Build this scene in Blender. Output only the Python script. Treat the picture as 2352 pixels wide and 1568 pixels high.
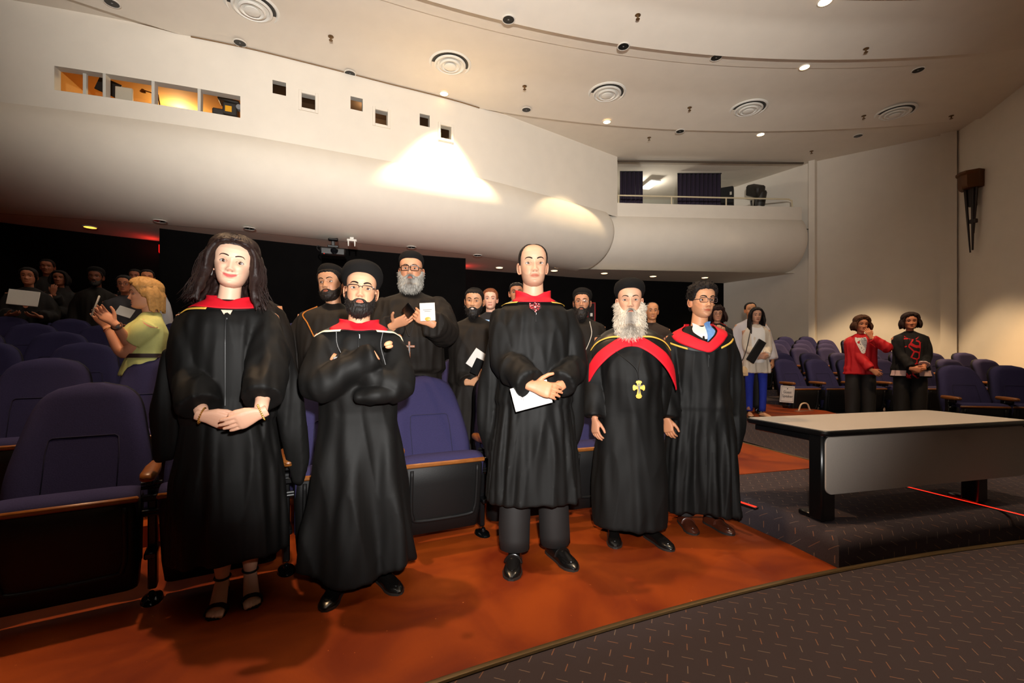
import bpy, bmesh, math, random
import numpy as np
from mathutils import Matrix, Vector, Euler
random.seed(7); np.random.seed(7)
for _o in list(bpy.data.objects):
    bpy.data.objects.remove(_o)
SC = bpy.context.scene
# ---------------------------------------------------------------- camera (16 mm on full frame, level, slight upward shift)
_c = bpy.data.cameras.new('camera'); CAM = bpy.data.objects.new('camera', _c)
SC.collection.objects.link(CAM)
CAM.location = (0, 0, 1.17); CAM.rotation_euler = (math.pi / 2, 0, 0)
_c.lens = 16.0; _c.sensor_width = 36.0; _c.shift_y = 34.0 / 2352.0; _c.clip_end = 200
SC.camera = CAM
# ---------------------------------------------------------------- world: a dim enclosed hall
_w = bpy.data.worlds.new('hall_world'); SC.world = _w; _w.use_nodes = True
_w.node_tree.nodes['Background'].inputs[0].default_value = (1, .78, .58, 1)
_w.node_tree.nodes['Background'].inputs[1].default_value = 0.022
# ---------------------------------------------------------------- lights
def lamp(name, kind, loc, energy, color=(1, 1, 1), size=.1, aim=None, angle=60, blend=.5):
    d = bpy.data.lights.new(name, kind); o = bpy.data.objects.new(name, d)
    SC.collection.objects.link(o); o.location = loc
    d.energy = energy; d.color = color
    if kind == 'AREA':
        d.size = size
    else:
        d.shadow_soft_size = size
    if kind == 'SPOT':
        d.spot_size = math.radians(angle); d.spot_blend = blend
    if aim is not None:
        o.rotation_euler = (Vector(aim) - Vector(loc)).to_track_quat('-Z', 'Y').to_euler()
    return o
# the photographer's flash on the camera, and an added fill spot high behind it, aimed up at the ceiling and balcony
lamp('flash_direct', 'SPOT', (.10, .02, 1.40), 600, (1, .97, .93), .04, (.10, 5, 1.92), 92, .6)
lamp('added_ceiling_fill', 'SPOT', (.3, -1.6, 3.0), 4800, (1, .95, .89), .10, (-.5, 6.6, 7.5), 92, .75)
# overhead house lamps in front of the first row, out of frame above, warm, plus added fill for the right block
lamp('house_lamp_over_front_row', 'SPOT', (-2.3, 2.9, 6.8), 1000, (1, .62, .32), .10, (0, 2.3, 0), 62, .6)
lamp('house_lamp_over_table', 'SPOT', (3.0, 3.2, 6.8), 550, (1, .72, .45), .12, (3.0, 3.4, 0), 75, .7)
lamp('added_right_block_fill', 'SPOT', (4.6, 3.4, 6.8), 950, (1, .66, .38), .12, (5.55, 7.0, 1.25), 26, .8)  # added spot, narrowed onto the two women to brighten their faces
lamp('house_lamp_over_left_block', 'SPOT', (-3.4, 1.6, 6.8), 260, (1, .74, .5), .12, (-2.7, 3.5, 1.5), 26, .8)
SC.view_settings.view_transform = 'Standard'
SC.view_settings.look = 'None'
SC.view_settings.exposure = 0.0
SC.view_settings.gamma = 1.0
SC.view_settings.use_curve_mapping = False
# ---------------------------------------------------------------- helpers
COL = bpy.context.scene.collection
def lin(c):
    out = []
    for v in c[:3]:
        v = v / 255.0
        out.append(v / 12.92 if v <= 0.04045 else ((v + 0.055) / 1.055) ** 2.4)
    return tuple(out)

F, CX, CY, CH = 16.0 / 36.0 * 2352.0, 1176.0, 818.0, 1.17
def P(u, v, d):
    return Vector(((u - CX) / F * d, d, CH - (v - CY) / F * d))

MATS = {}
def mat(name, rgb=(128, 128, 128), rough=0.6, metal=0.0, spec=0.5, emit=None, estr=1.0, noise_s=None, noise_a=0.25,
        bump=0.0, attr=None, alpha=1.0, trans=0.0, sheen=0.0, ior=1.45):
    if name in MATS:
        return MATS[name]
    m = bpy.data.materials.new(name)
    m.use_nodes = True
    nt = m.node_tree
    b = nt.nodes['Principled BSDF']
    c = lin(rgb) + (1,)
    b.inputs['Base Color'].default_value = c
    b.inputs['Roughness'].default_value = rough
    b.inputs['Metallic'].default_value = metal
    b.inputs['Specular IOR Level'].default_value = spec
    b.inputs['IOR'].default_value = ior
    if sheen:
        b.inputs['Sheen Weight'].default_value = sheen
    if trans:
        b.inputs['Transmission Weight'].default_value = trans
    if alpha < 1:
        b.inputs['Alpha'].default_value = alpha
    if emit:
        b.inputs['Emission Color'].default_value = lin(emit) + (1,)
        b.inputs['Emission Strength'].default_value = estr
    src = None
    if attr:
        a = nt.nodes.new('ShaderNodeAttribute'); a.attribute_name = attr
        src = a.outputs['Color']
        nt.links.new(src, b.inputs['Base Color'])
    if noise_s:
        tc = nt.nodes.new('ShaderNodeTexCoord')
        n = nt.nodes.new('ShaderNodeTexNoise')
        n.inputs['Scale'].default_value = noise_s
        n.inputs['Detail'].default_value = 6
        nt.links.new(tc.outputs['Object'], n.inputs['Vector'])
        if not src:
            r = nt.nodes.new('ShaderNodeMapRange')
            r.inputs['To Min'].default_value = 1 - noise_a
            r.inputs['To Max'].default_value = 1 + noise_a
            nt.links.new(n.outputs['Fac'], r.inputs['Value'])
            mx = nt.nodes.new('ShaderNodeMix'); mx.data_type = 'RGBA'; mx.blend_type = 'MULTIPLY'
            mx.inputs['Factor'].default_value = 1
            mx.inputs[6].default_value = c
            nt.links.new(r.outputs['Result'], mx.inputs[7])
            nt.links.new(mx.outputs[2], b.inputs['Base Color'])
        if bump:
            bp = nt.nodes.new('ShaderNodeBump')
            bp.inputs['Strength'].default_value = bump
            bp.inputs['Distance'].default_value = 0.01
            nt.links.new(n.outputs['Fac'], bp.inputs['Height'])
            nt.links.new(bp.outputs['Normal'], b.inputs['Normal'])
    MATS[name] = m
    return m

_BOX = None
def _box_topo():
    global _BOX
    if _BOX:
        return _BOX
    idx = {}; pts = []
    for sx in (-1, 1):
        for sy in (-1, 1):
            for sz in (-1, 1):
                for a in range(3):
                    idx[(sx, sy, sz, a)] = len(pts); pts.append(((sx, sy, sz), a))
    faces = []
    for a in range(3):
        o1, o2 = [i for i in range(3) if i != a]
        for s in (-1, 1):
            q = []
            for (t1, t2) in ((-1, -1), (1, -1), (1, 1), (-1, 1)):
                c = [0, 0, 0]; c[a] = s; c[o1] = t1; c[o2] = t2
                q.append(idx[tuple(c) + (a,)])
            faces.append(q)
    for a in range(3):
        o1, o2 = [i for i in range(3) if i != a]
        for t1 in (-1, 1):
            for t2 in (-1, 1):
                c0 = [0, 0, 0]; c0[a] = -1; c0[o1] = t1; c0[o2] = t2
                c1 = list(c0); c1[a] = 1
                faces.append([idx[tuple(c0) + (o1,)], idx[tuple(c1) + (o1,)], idx[tuple(c1) + (o2,)], idx[tuple(c0) + (o2,)]])
    for sx in (-1, 1):
        for sy in (-1, 1):
            for sz in (-1, 1):
                faces.append([idx[(sx, sy, sz, a)] for a in range(3)])
    _BOX = (pts, faces)
    return _BOX

def _frames(path):
    path = np.asarray(path, float)
    n = len(path)
    tan = np.zeros_like(path)
    tan[1:-1] = path[2:] - path[:-2]
    tan[0] = path[1] - path[0]; tan[-1] = path[-1] - path[-2]
    tan /= np.maximum(np.linalg.norm(tan, axis=1, keepdims=True), 1e-9)
    up = np.array([0, 0, 1.0]) if abs(tan[0][2]) < 0.9 else np.array([0, 1.0, 0])
    u = np.cross(up, tan[0]); u /= np.linalg.norm(u)
    us, vs = [u], [np.cross(tan[0], u)]
    for i in range(1, n):
        u = us[-1] - tan[i] * np.dot(us[-1], tan[i])
        l = np.linalg.norm(u)
        u = u / l if l > 1e-6 else us[-1]
        us.append(u); vs.append(np.cross(tan[i], u))
    return path, tan, np.array(us), np.array(vs)

def resample(pts, n):
    pts = np.asarray(pts, float)
    # catmull-rom
    m = len(pts)
    if m < 3:
        t = np.linspace(0, 1, n)[:, None]
        return pts[0] * (1 - t) + pts[-1] * t
    ext = np.vstack([2 * pts[0] - pts[1], pts, 2 * pts[-1] - pts[-2]])
    out = []
    for k in range(n):
        s = k / (n - 1) * (m - 1)
        i = min(int(s), m - 2); t = s - i
        p0, p1, p2, p3 = ext[i], ext[i + 1], ext[i + 2], ext[i + 3]
        out.append(0.5 * ((2 * p1) + (-p0 + p2) * t + (2 * p0 - 5 * p1 + 4 * p2 - p3) * t * t + (-p0 + 3 * p1 - 3 * p2 + p3) * t ** 3))
    return np.array(out)

class MB:
    def __init__(self):
        self.v = []; self.f = []; self.n = 0; self.m = []; self.c = []
    def add(self, v, f, m=0, c=None):
        v = np.asarray(v, float)
        k = self.n
        self.v.append(v)
        self.f.extend([[i + k for i in q] for q in f])
        self.m.extend([m] * len(f))
        self.n += len(v)
        self.c.append(np.tile(np.array(c if c is not None else (0.5, 0.5, 0.5))[:3], (len(v), 1)) if (c is None or np.ndim(c) == 1) else np.asarray(c))
        return self
    def box(self, c, size, b=0.004, rot=None, m=0, col=None):
        pts, faces = _box_topo()
        h = np.array(size, float) / 2
        b = min(b, h.min() * 0.95)
        v = []
        for (s, a) in pts:
            p = np.array(s) * h
            for i in range(3):
                if i != a:
                    p[i] -= s[i] * b
            v.append(p)
        v = np.array(v)
        if rot is not None:
            R = np.array(Euler(rot).to_matrix()) if not isinstance(rot, np.ndarray) else rot
            v = v @ R.T
        return self.add(v + np.array(c), faces, m, col)
    def tube(self, path, r, seg=8, caps=True, flat=1.0, m=0, n=None, col=None, twist=0.0):
        path = np.asarray(path, float)
        r = np.asarray(r if np.ndim(r) else [r] * len(path), float)
        if n:
            rr = np.interp(np.linspace(0, 1, n), np.linspace(0, 1, len(r)), r)
            path = resample(path, n); r = rr
        path, tan, us, vs = _frames(path)
        a = np.arange(seg) * 2 * math.pi / seg + twist
        rings = []
        for i in range(len(path)):
            rings.append(path[i] + r[i] * (np.cos(a)[:, None] * us[i] + flat * np.sin(a)[:, None] * vs[i]))
        if caps == 'round':
            for s, i in ((0, 0), (1, -1)):
                d = tan[i] * (-1 if s == 0 else 1)
                extra = []
                for q in (0.5, 0.85):
                    k = math.sqrt(1 - q * q)
                    base = path[i] + d * r[i] * q * (flat if flat < 1 else 1)
                    extra.append(base + r[i] * k * (np.cos(a)[:, None] * us[i] + flat * np.sin(a)[:, None] * vs[i]))
                if s == 0:
                    rings = extra[::-1] + rings
                else:
                    rings = rings + extra
        return self.loft(rings, True, bool(caps), m, col)
    def loft(self, rings, closed=True, caps=True, m=0, col=None):
        rings = [np.asarray(r, float) for r in rings]
        k = len(rings[0]); f = []
        e = k if closed else k - 1
        for i in range(len(rings) - 1):
            for j in range(e):
                j2 = (j + 1) % k
                f.append((i * k + j, i * k + j2, (i + 1) * k + j2, (i + 1) * k + j))
        v = np.vstack(rings)
        if caps and closed:
            v = np.vstack([v, rings[0].mean(0), rings[-1].mean(0)])
            a, b = len(v) - 2, len(v) - 1
            o = (len(rings) - 1) * k
            for j in range(k):
                j2 = (j + 1) % k
                f.append((a, j2, j)); f.append((b, o + j, o + j2))
        return self.add(v, f, m, col)
    def ell(self, c, r, rot=None, seg=14, rings=9, m=0, col=None):
        v = []; 
        for i in range(1, rings):
            t = math.pi * i / rings
            for j in range(seg):
                a = 2 * math.pi * j / seg
                v.append((math.sin(t) * math.cos(a), math.sin(t) * math.sin(a), math.cos(t)))
        v = np.array(v + [(0, 0, 1), (0, 0, -1)]) * np.array(r, float)
        if rot is not None:
            R = np.array(Euler(rot).to_matrix()) if not isinstance(rot, np.ndarray) else rot
            v = v @ R.T
        f = []
        for i in range(rings - 2):
            for j in range(seg):
                j2 = (j + 1) % seg
                f.append((i * seg + j, (i + 1) * seg + j, (i + 1) * seg + j2, i * seg + j2))
        top = (rings - 1) * seg; bot = top + 1; o = (rings - 2) * seg
        for j in range(seg):
            j2 = (j + 1) % seg
            f.append((top, j, j2)); f.append((bot, o + j2, o + j))
        return self.add(v + np.array(c, float), f, m, col)
    def lathe(self, prof, seg=24, M=None, m=0, col=None, sx=1.0, sy=1.0):
        a = np.arange(seg) * 2 * math.pi / seg
        rings = [np.stack([p[0] * np.cos(a) * sx, p[0] * np.sin(a) * sy, np.full(seg, p[1])], 1) for p in prof]
        if M is not None:
            M = np.array(M)
            rings = [r @ M[:3, :3].T + M[:3, 3] for r in rings]
        return self.loft(rings, True, True, m, col)
    def prism(self, poly, z0, z1, m=0, col=None):
        k = len(poly)
        v = [(p[0], p[1], z0) for p in poly] + [(p[0], p[1], z1) for p in poly]
        f = [list(range(k))[::-1], [k + i for i in range(k)]]
        for i in range(k):
            j = (i + 1) % k
            f.append((i, j, k + j, k + i))
        return self.add(v, f, m, col)
    def arrays(self):
        return np.vstack(self.v), self.f
    def xf(self, M):
        M = np.array(M)
        self.v = [v @ M[:3, :3].T + M[:3, 3] for v in self.v]
        return self
    def mesh(self, name, mats, smooth=True, angle=None, cols=False, recalc=True):
        me = bpy.data.meshes.new(name)
        V = np.vstack(self.v)
        me.from_pydata(V.tolist(), [], self.f)
        for mm in (mats if isinstance(mats, (list, tuple)) else [mats]):
            me.materials.append(mm)
        me.polygons.foreach_set('material_index', self.m)
        if recalc:
            bm = bmesh.new(); bm.from_mesh(me)
            bmesh.ops.recalc_face_normals(bm, faces=bm.faces)
            bm.to_mesh(me); bm.free()
        if smooth:
            me.polygons.foreach_set('use_smooth', [True] * len(me.polygons))
            if angle:
                me.set_sharp_from_angle(angle=math.radians(angle))
        if cols:
            at = me.attributes.new('Col', 'FLOAT_COLOR', 'POINT')
            C = np.hstack([np.vstack(self.c), np.ones((len(V), 1))]).astype(np.float32)
            at.data.foreach_set('color', C.ravel())
        me.update()
        return me
    def build(self, name, mats, parent=None, smooth=True, angle=40, label=None, cat=None, group=None, kind=None, cols=False, recalc=True, loc=None, rotz=None):
        o = bpy.data.objects.new(name, self.mesh(name, mats, smooth, angle, cols, recalc))
        COL.objects.link(o)
        if parent is not None:
            o.parent = parent
        tag(o, label, cat, group, kind)
        if loc is not None:
            o.location = loc
        if rotz is not None:
            o.rotation_euler = (0, 0, rotz)
        return o

def tag(o, label=None, cat=None, group=None, kind=None):
    if label: o['label'] = label
    if cat: o['category'] = cat
    if group: o['group'] = group
    if kind: o['kind'] = kind
    return o

def empty(name, loc=(0, 0, 0), rotz=0.0, label=None, cat=None, group=None, kind=None):
    o = bpy.data.objects.new(name, None)
    o.empty_display_size = 0.1
    COL.objects.link(o)
    o.location = loc; o.rotation_euler = (0, 0, rotz)
    tag(o, label, cat, group, kind)
    return o

def copy_tree(o, parent=None):
    c = o.copy(); COL.objects.link(c); c.parent = parent
    for ch in o.children:
        copy_tree(ch, c)
    return c

def remesh(mb, voxel, smooth=2, fac=0.5):
    me = bpy.data.meshes.new('tmp')
    v, f = mb.arrays()
    me.from_pydata(v.tolist(), [], f)
    bm = bmesh.new(); bm.from_mesh(me)
    bmesh.ops.recalc_face_normals(bm, faces=bm.faces)
    bm.to_mesh(me); bm.free()
    o = bpy.data.objects.new('tmp', me); COL.objects.link(o)
    md = o.modifiers.new('r', 'REMESH'); md.mode = 'VOXEL'; md.voxel_size = voxel; md.adaptivity = 0
    if smooth:
        s = o.modifiers.new('s', 'SMOOTH'); s.iterations = smooth; s.factor = fac
    dg = bpy.context.evaluated_depsgraph_get()
    ev = o.evaluated_get(dg)
    em = ev.to_mesh()
    n = len(em.vertices)
    V = np.zeros(n * 3, np.float32); em.vertices.foreach_get('co', V)
    V = V.reshape(-1, 3).astype(float)
    FA = [tuple(p.vertices) for p in em.polygons]
    N = np.zeros(n * 3, np.float32); em.vertices.foreach_get('normal', N)
    ev.to_mesh_clear()
    bpy.data.objects.remove(o); bpy.data.meshes.remove(me)
    return V, FA, N.reshape(-1, 3).astype(float)

def sstep(a, b, x):
    t = np.clip((x - a) / (b - a), 0, 1)
    return t * t * (3 - 2 * t)
def gs(x, s):
    return np.exp(-(x / s) ** 2)
def vnoise(Pn, sc, seed=0):
    """cheap smooth pseudo noise on an array of points"""
    r = np.random.RandomState(seed)
    out = np.zeros(len(Pn))
    for k in range(6):
        d = r.normal(size=3); d /= np.linalg.norm(d)
        out += np.sin(Pn @ (d * sc * (0.7 + 0.6 * r.rand())) + r.rand() * 6.28)
    return out / 6
# ---------------------------------------------------------------- heads
ZT = np.array([-.115, -.110, -.102, -.09, -.075, -.055, -.03, 0, .02, .04, .06, .08, .095, .106, .112, .115])
YF = np.array([.050, .066, .078, .084, .0845, .086, .088, .087, .092, .095, .093, .082, .066, .045, .026, .0])
WD = np.array([.016, .028, .040, .049, .0555, .061, .0665, .0715, .0745, .0765, .0755, .068, .056, .039, .023, .0])
YB = np.array([-.012, -.002, .018, .045, .065, .080, .092, .099, .103, .104, .101, .089, .071, .049, .028, .0])

class Head:
    """face surface in head space: x right (viewer), -y forward, z up, origin between the ears at eye height"""
    def __init__(s, wide=1.0, long=1.0, jaw=1.0, nose=1.0, smile=0.0, female=False, fat=0.0, lips=1.0, gape=0.0, mw=1.0):
        s.mw = mw
        s.wide, s.long, s.jaw, s.nose, s.smile, s.female, s.fat, s.lips, s.gape = wide, long, jaw, nose, smile, female, fat, lips, gape
    def w(s, z):
        j = 1 + (s.jaw - 1) * sstep(-.0, -.09, z)
        return np.interp(z, ZT, WD) * s.wide * j * (1 + s.fat * gs(z + .06, .04))
    def feat(s, x, z):
        ax = np.abs(x)
        h = np.zeros_like(x)
        t = np.clip((.016 - z) / .052, 0, 1)
        nz = np.where(z > -.036, .003 + .019 * t ** 1.2, .022 * np.clip((z + .0475) / .0115, 0, 1)) * (z < .02) * s.nose
        h += nz * gs(x, .0085 + .005 * t)
        h += .0085 * s.nose * gs(ax - .0125, .0062) * gs(z + .0395, .0065)
        h += -.0125 * gs(ax - .033, .017) * gs(z - .0005, .0115)
        h += .0045 * gs(ax - .03, .02) * gs(z - .022, .008) * (0.5 if s.female else 1)
        h += (.005 + .004 * max(s.smile, 0)) * gs(ax - .043, .02) * gs(z + .028, .02)
        zm = z + .067 - s.smile * .35 * ax ** 1.6 * 8
        h += .0058 * s.lips * gs(zm - .0045, .0042) * gs(x, .018 * s.mw)
        h += .0066 * s.lips * gs(zm + .0065, .0046) * gs(x, .0155 * s.mw)
        h += -.0055 * gs(zm, .0018) * gs(x, .022 * s.mw)
        h += -.003 * gs(z + .084, .006) * gs(x, .02)
        h += .0065 * gs(x, .017) * gs(z + .101, .012)
        h += -.0025 * gs(ax - (.024 + .02 * np.clip(-.04 - z, 0, 1) / .03 * .25), .004) * gs(z + .055, .014)
        return h
    def y(s, x, z):
        x = np.asarray(x, float); z = np.asarray(z, float)
        w = np.maximum(s.w(z), 1e-4); yf = np.interp(z, ZT, YF)
        q = np.clip(1 - np.abs(x / w) ** 2.25, 0, 1) ** (1 / 2.25)
        return -(yf * q + s.feat(x, z) * sstep(0.05, .4, q))
    def pt(s, x, z, off=0.0):
        return np.array([x, float(s.y(x, z)) - off, z * s.long])
    def grid(s, na=84, nz=90):
        tz = np.linspace(0, 1, nz)
        z = -.115 + .23 * (tz + 0.03 * np.sin(tz * 2 * np.pi))
        z = np.clip(z, -.1149, .1149)
        t = np.arange(na) / na * 2 * np.pi
        ph = t - .5 * np.sin(t)
        Z, PH = np.meshgrid(z, ph, indexing='ij')
        w = s.w(Z); yf = np.interp(Z, ZT, YF); yb = np.interp(Z, ZT, YB)
        e = 2 / 2.25
        sx = np.sign(np.sin(PH)) * np.abs(np.sin(PH)) ** e
        cz = np.abs(np.cos(PH)) ** e
        X = w * sx
        Y = np.where(np.cos(PH) > 0, -yf * cz, yb * cz)
        fr = np.cos(PH) > 0
        Y = Y - np.where(fr, s.feat(X, Z) * sstep(0.05, .4, cz), 0)
        V = np.stack([X, Y, Z * s.long], -1).reshape(-1, 3)
        f = []
        for i in range(nz - 1):
            for j in range(na):
                j2 = (j + 1) % na
                f.append((i * na + j, i * na + j2, (i + 1) * na + j2, (i + 1) * na + j))
        PHf = np.abs(((PH + np.pi) % (2 * np.pi)) - np.pi).reshape(-1)
        f.append(tuple(range(na))); f.append(tuple((nz - 1) * na + j for j in range(na))[::-1])
        # normals
        G = V.reshape(nz, na, 3)
        du = np.roll(G, -1, 1) - np.roll(G, 1, 1)
        dv = np.zeros_like(G); dv[1:-1] = G[2:] - G[:-2]; dv[0] = G[1] - G[0]; dv[-1] = G[-1] - G[-2]
        N = np.cross(du, dv); N /= np.maximum(np.linalg.norm(N, axis=-1, keepdims=True), 1e-9)
        N = N.reshape(-1, 3)
        N[:na] = (0, 0, -1); N[-na:] = (0, 0, 1)
        return V, f, N, PHf, Z.reshape(-1)

def beard_mask(H, V, ph, z, top=0.0, must=True):
    deg = np.degrees(ph)
    zl = np.interp(deg, [0, 12, 22, 30, 45, 60, 75, 85, 92], [-.051, -.0525, -.058, -.064, -.062, -.05, -.03, -.008, 0.0]) + top
    m = sstep(0.004, -.006, z - zl) * sstep(96, 86, deg)
    x = V[:, 0]
    lip = gs(x / 1.0, .021) * gs(z + .0675, .0085)
    m = m * (1 - sstep(.3, .62, lip))
    if not must:
        m = m * sstep(-.07, -.078, z)
    return m

def hair_line(deg, style):
    tabs = {
        'bald': ([0, 30, 50, 65, 78, 95, 110, 180], [.2, .2, .09, .045, .012, .0, -.03, -.075]),
        'short': ([0, 25, 40, 55, 66, 80, 95, 110, 180], [.073, .073, .068, .05, .018, .0, .0, -.04, -.085]),
        'low': ([0, 25, 40, 55, 68, 85, 110, 180], [.066, .066, .06, .045, .018, -.005, -.05, -.09]),
        'woman': ([0, 20, 40, 55, 68, 85, 110, 180], [.078, .077, .066, .04, .0, -.02, -.07, -.1]),
        'fringe': ([0, 20, 40, 55, 68, 85, 110, 180], [.05, .055, .055, .035, .0, -.02, -.07, -.1]),
    }
    a, b = tabs[style]
    return np.interp(deg, a, b)
def lerp3(a, b, t):
    return np.asarray(a)[None, :] * (1 - t)[:, None] + np.asarray(b)[None, :] * t[:, None]

HAIRM = {}
def hair_mat(rgb, rough=0.55):
    k = 'hair_%d_%d_%d' % tuple(rgb)
    return mat(k, rgb, rough, spec=0.3, noise_s=60, noise_a=0.45, bump=0.3)

def add_face(root, body, Mh, sp, fine=True):
    """adds the head shell to the body builder and creates eyes, brows, hair, beard, hat, glasses as parts of the person"""
    H = Head(sp.get('wide', 1), sp.get('long', 1), sp.get('jaw', 1), sp.get('nose', 1), sp.get('smile', 0), sp.get('female', False), sp.get('fat', 0), sp.get('lips', 1), 0, sp.get('mw', 1.12))
    Mh = np.array(Mh)
    R3 = Mh[:3, :3]; T3 = Mh[:3, 3]
    X = lambda v: np.asarray(v) @ R3.T + T3
    V, f, N, ph, z = H.grid(84, 90) if fine else H.grid(44, 44)
    skin = np.array(lin(sp['skin']))
    C = np.tile(skin, (len(V), 1))
    x = V[:, 0]; front = (ph < 1.3)
    zm = z + .067 - H.smile * .35 * np.abs(x) ** 1.6 * 8
    lipm = np.where(front, gs(x, .019 * H.mw) ** .6 * gs(zm + .001, .0115) ** 1.6, 0)
    lipm = sstep(.35, .6, lipm)
    lipc = np.array(lin(sp.get('lipc', tuple(int(a * b) for a, b in zip(sp['skin'], (.82, .6, .58))))))
    C = C * (1 - lipm[:, None]) + lipc * lipm[:, None]
    blush = np.where(front, gs(np.abs(x) - .045, .02) * gs(z + .03, .018), 0) * .3
    C = C * (1 - blush[:, None]) + (skin * np.array([1.0, .72, .68])) * blush[:, None]
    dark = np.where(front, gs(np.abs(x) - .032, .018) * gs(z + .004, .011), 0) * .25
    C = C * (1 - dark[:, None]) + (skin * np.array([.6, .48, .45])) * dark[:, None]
    nos = np.where(front, gs(np.abs(x) - .0085, .0036) * gs(z + .0465, .0028), 0) * .8 + np.where(front, gs(x, .012 * H.mw) * gs(zm, .0012), 0) * .5  # nostril and lip-crease shade painted into the skin colour
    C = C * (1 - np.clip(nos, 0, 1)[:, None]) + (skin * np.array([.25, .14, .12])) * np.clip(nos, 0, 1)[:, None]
    hc = sp.get('hair_rgb', (22, 16, 13))
    hl = np.array(lin(hc))
    if sp.get('stubble'):
        m = beard_mask(H, V, ph, z, .006) * sp['stubble']
        C = C * (1 - m[:, None]) + (skin * .3 + np.array(lin((70, 66, 66))) * .5) * m[:, None]
    body.add(X(V), f, 0, C)
    # ears and neck
    for sd in (-1, 1):
        wx = float(H.w(np.array(0.0)))
        if not sp.get('no_ears'):
            e = MB().ell((sd * (wx + .002), .014, -.010 * H.long), (.0075, .017, .031), (0.18, sd * .18, -sd * .45), 14, 10)
            a = np.linspace(-1.9, 2.2, 14)
            rim = np.stack([np.full(14, 0.0), .015 * np.cos(a) + .002, .028 * np.sin(a)], 1)
            Re = np.array(Euler((.18, sd * .18, -sd * .45)).to_matrix())
            e.tube(rim @ Re.T + np.array([sd * (wx + .0085), .014, -.010 * H.long]), .0036, 6)
            for vv, in zip(e.v):
                pass
            body.add(X(e.arrays()[0]), e.f, 0, skin * np.array([1, .86, .82]))
    nr = sp.get('neck', .052 if not sp.get('female') else .045)
    nk = MB().tube([(0, .018, -.045), (0, .026, -.10), (0, .034, -.15), (0, .04, -.21)], [nr * .98, nr, nr * 1.04, nr * 1.25], 24, True, n=12)
    body.add(X(nk.arrays()[0]), nk.f, 0, skin * .97)
    # eyes
    gz = sp.get('gaze', (0, 0))
    iris = np.array(lin(sp.get('iris', (52, 32, 20))))
    zo = sp.get('open', 1.0)
    for sd in (-1, 1):
        ex, ez = sd * .0325, 0.001
        ey = float(H.y(ex, ez))
        n = 16 if fine else 8; k = 28 if fine else 14
        vs = []; cs = []
        for i in range(n + 1):
            t = math.pi * .55 * i / n
            for j in range(k):
                a = 2 * math.pi * j / k
                d = np.array([math.sin(t) * math.cos(a), -math.cos(t), math.sin(t) * math.sin(a)])
                p = d * np.array([.0150, .0085, .0072 * zo])
                vs.append(p + np.array([ex, ey + .0022, ez]))
                rr = math.hypot(p[0] - gz[0] * .005, p[2] - gz[1] * .003)
                cs.append((.004, .003, .003) if rr < .0028 else (iris if rr < .0063 else (.46, .43, .41)))
        ff = []
        for i in range(n):
            for j in range(k):
                j2 = (j + 1) % k
                ff.append((i * k + j, (i + 1) * k + j, (i + 1) * k + j2, i * k + j2))
        e = MB().add(X(np.array(vs)), ff, 0, np.array(cs))
        e.build('eye', mat('eye_surface', attr='Col', rough=.25, spec=.35), root, cols=True)
        if fine or True:
            t = np.linspace(-1, 1, 15)
            def arc(h, lift, push, ww=.0165):
                xx = ex + ww * t; zz = ez + h * (1 - t ** 2) * zo + lift - .0012 * sd * t * 0 + .0008 * (1 - np.abs(t)) - .0006
                yy = np.array([float(H.y(a, b)) for a, b in zip(xx, np.full(15, ez))])
                yy = np.minimum(yy, ey - .0068 * np.sqrt(np.clip(1 - t ** 2 * .8, 0, 1)) + .0022) - push
                return np.stack([xx, yy, zz * 1.0], 1)
            tl = np.interp(np.abs(t), [0, 1], [1, .35])
            lid = MB().tube(X(arc(.0078, .001, .0)), .0030 * tl, 8, col=skin * .86)
            lid.tube(X(arc(-.0062, -.0015, .0)), .0022 * tl, 8, col=skin * .92)
            body.add(lid.arrays()[0], lid.f, 0, np.vstack(lid.c))
            ls = MB().tube(X(arc(.0062, .0002, .0016)), (.0016 if sp.get('female') else .0010) * tl, 6)
            if sp.get('female'):
                ls.tube(X(arc(-.0048, -.0006, .0008)), .0007 * tl, 6)
            ls.build('eyelashes', mat('lash', (14, 10, 9), .6), root)
        # brow
        bt = sp.get('brow', 1.0)
        bx = np.array([.0125, .022, .034, .044, .051]); bz = np.array([.0195, .0245, .0275, .0262, .0205]) + sp.get('brow_z', 0)
        if sp.get('female'):
            bz = bz + np.array([.0045, .0035, .003, .0025, .0005])
        bp = np.array([[sd * a, float(H.y(a * sd, b)) - .0006, b * H.long] for a, b in zip(bx, bz)])
        MB().tube(X(bp), np.array([.0028, .0036, .0032, .0024, .0008]) * bt, 8, True, n=14).build(
            'eyebrow', hair_mat(sp.get('brow_rgb', hc), .7), root)
    # hair shell
    hs = sp.get('hair')
    if hs:
        deg = np.degrees(ph)
        hz = hair_line(deg, hs['line']) + hs.get('dz', 0)
        jag = .004 * vnoise(V, 240, 3) + .003 * vnoise(V, 500, 5)
        m = sstep(-.003, .010, z - hz + jag)
        th = hs.get('th', .012)
        thk = th * (hs.get('front', 1.0) + (1 - hs.get('front', 1.0)) * sstep(.2, 1.6, ph))
        ang = np.arctan2(V[:, 0], -V[:, 1])
        st = 1 + hs.get('streak', .25) * (.5 * np.sin(ang * 46 + 9 * vnoise(V, 30, 2)) + .5 * np.sin(ang * 91 + V[:, 2] * 60))
        if hs.get('curl'):
            st = st + hs['curl'] * (vnoise(V, 160, 8) + .8 * vnoise(V, 320, 9))
        thk = thk * (1 + hs.get('top', 0) * sstep(.03, .1, z))
        W = V + N * (thk * st * m - .005 * (1 - m))[:, None]
        keep = [q for q in f if max(m[i] for i in q) > .01]
        hb = MB().add(X(W), keep, 0)
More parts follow.
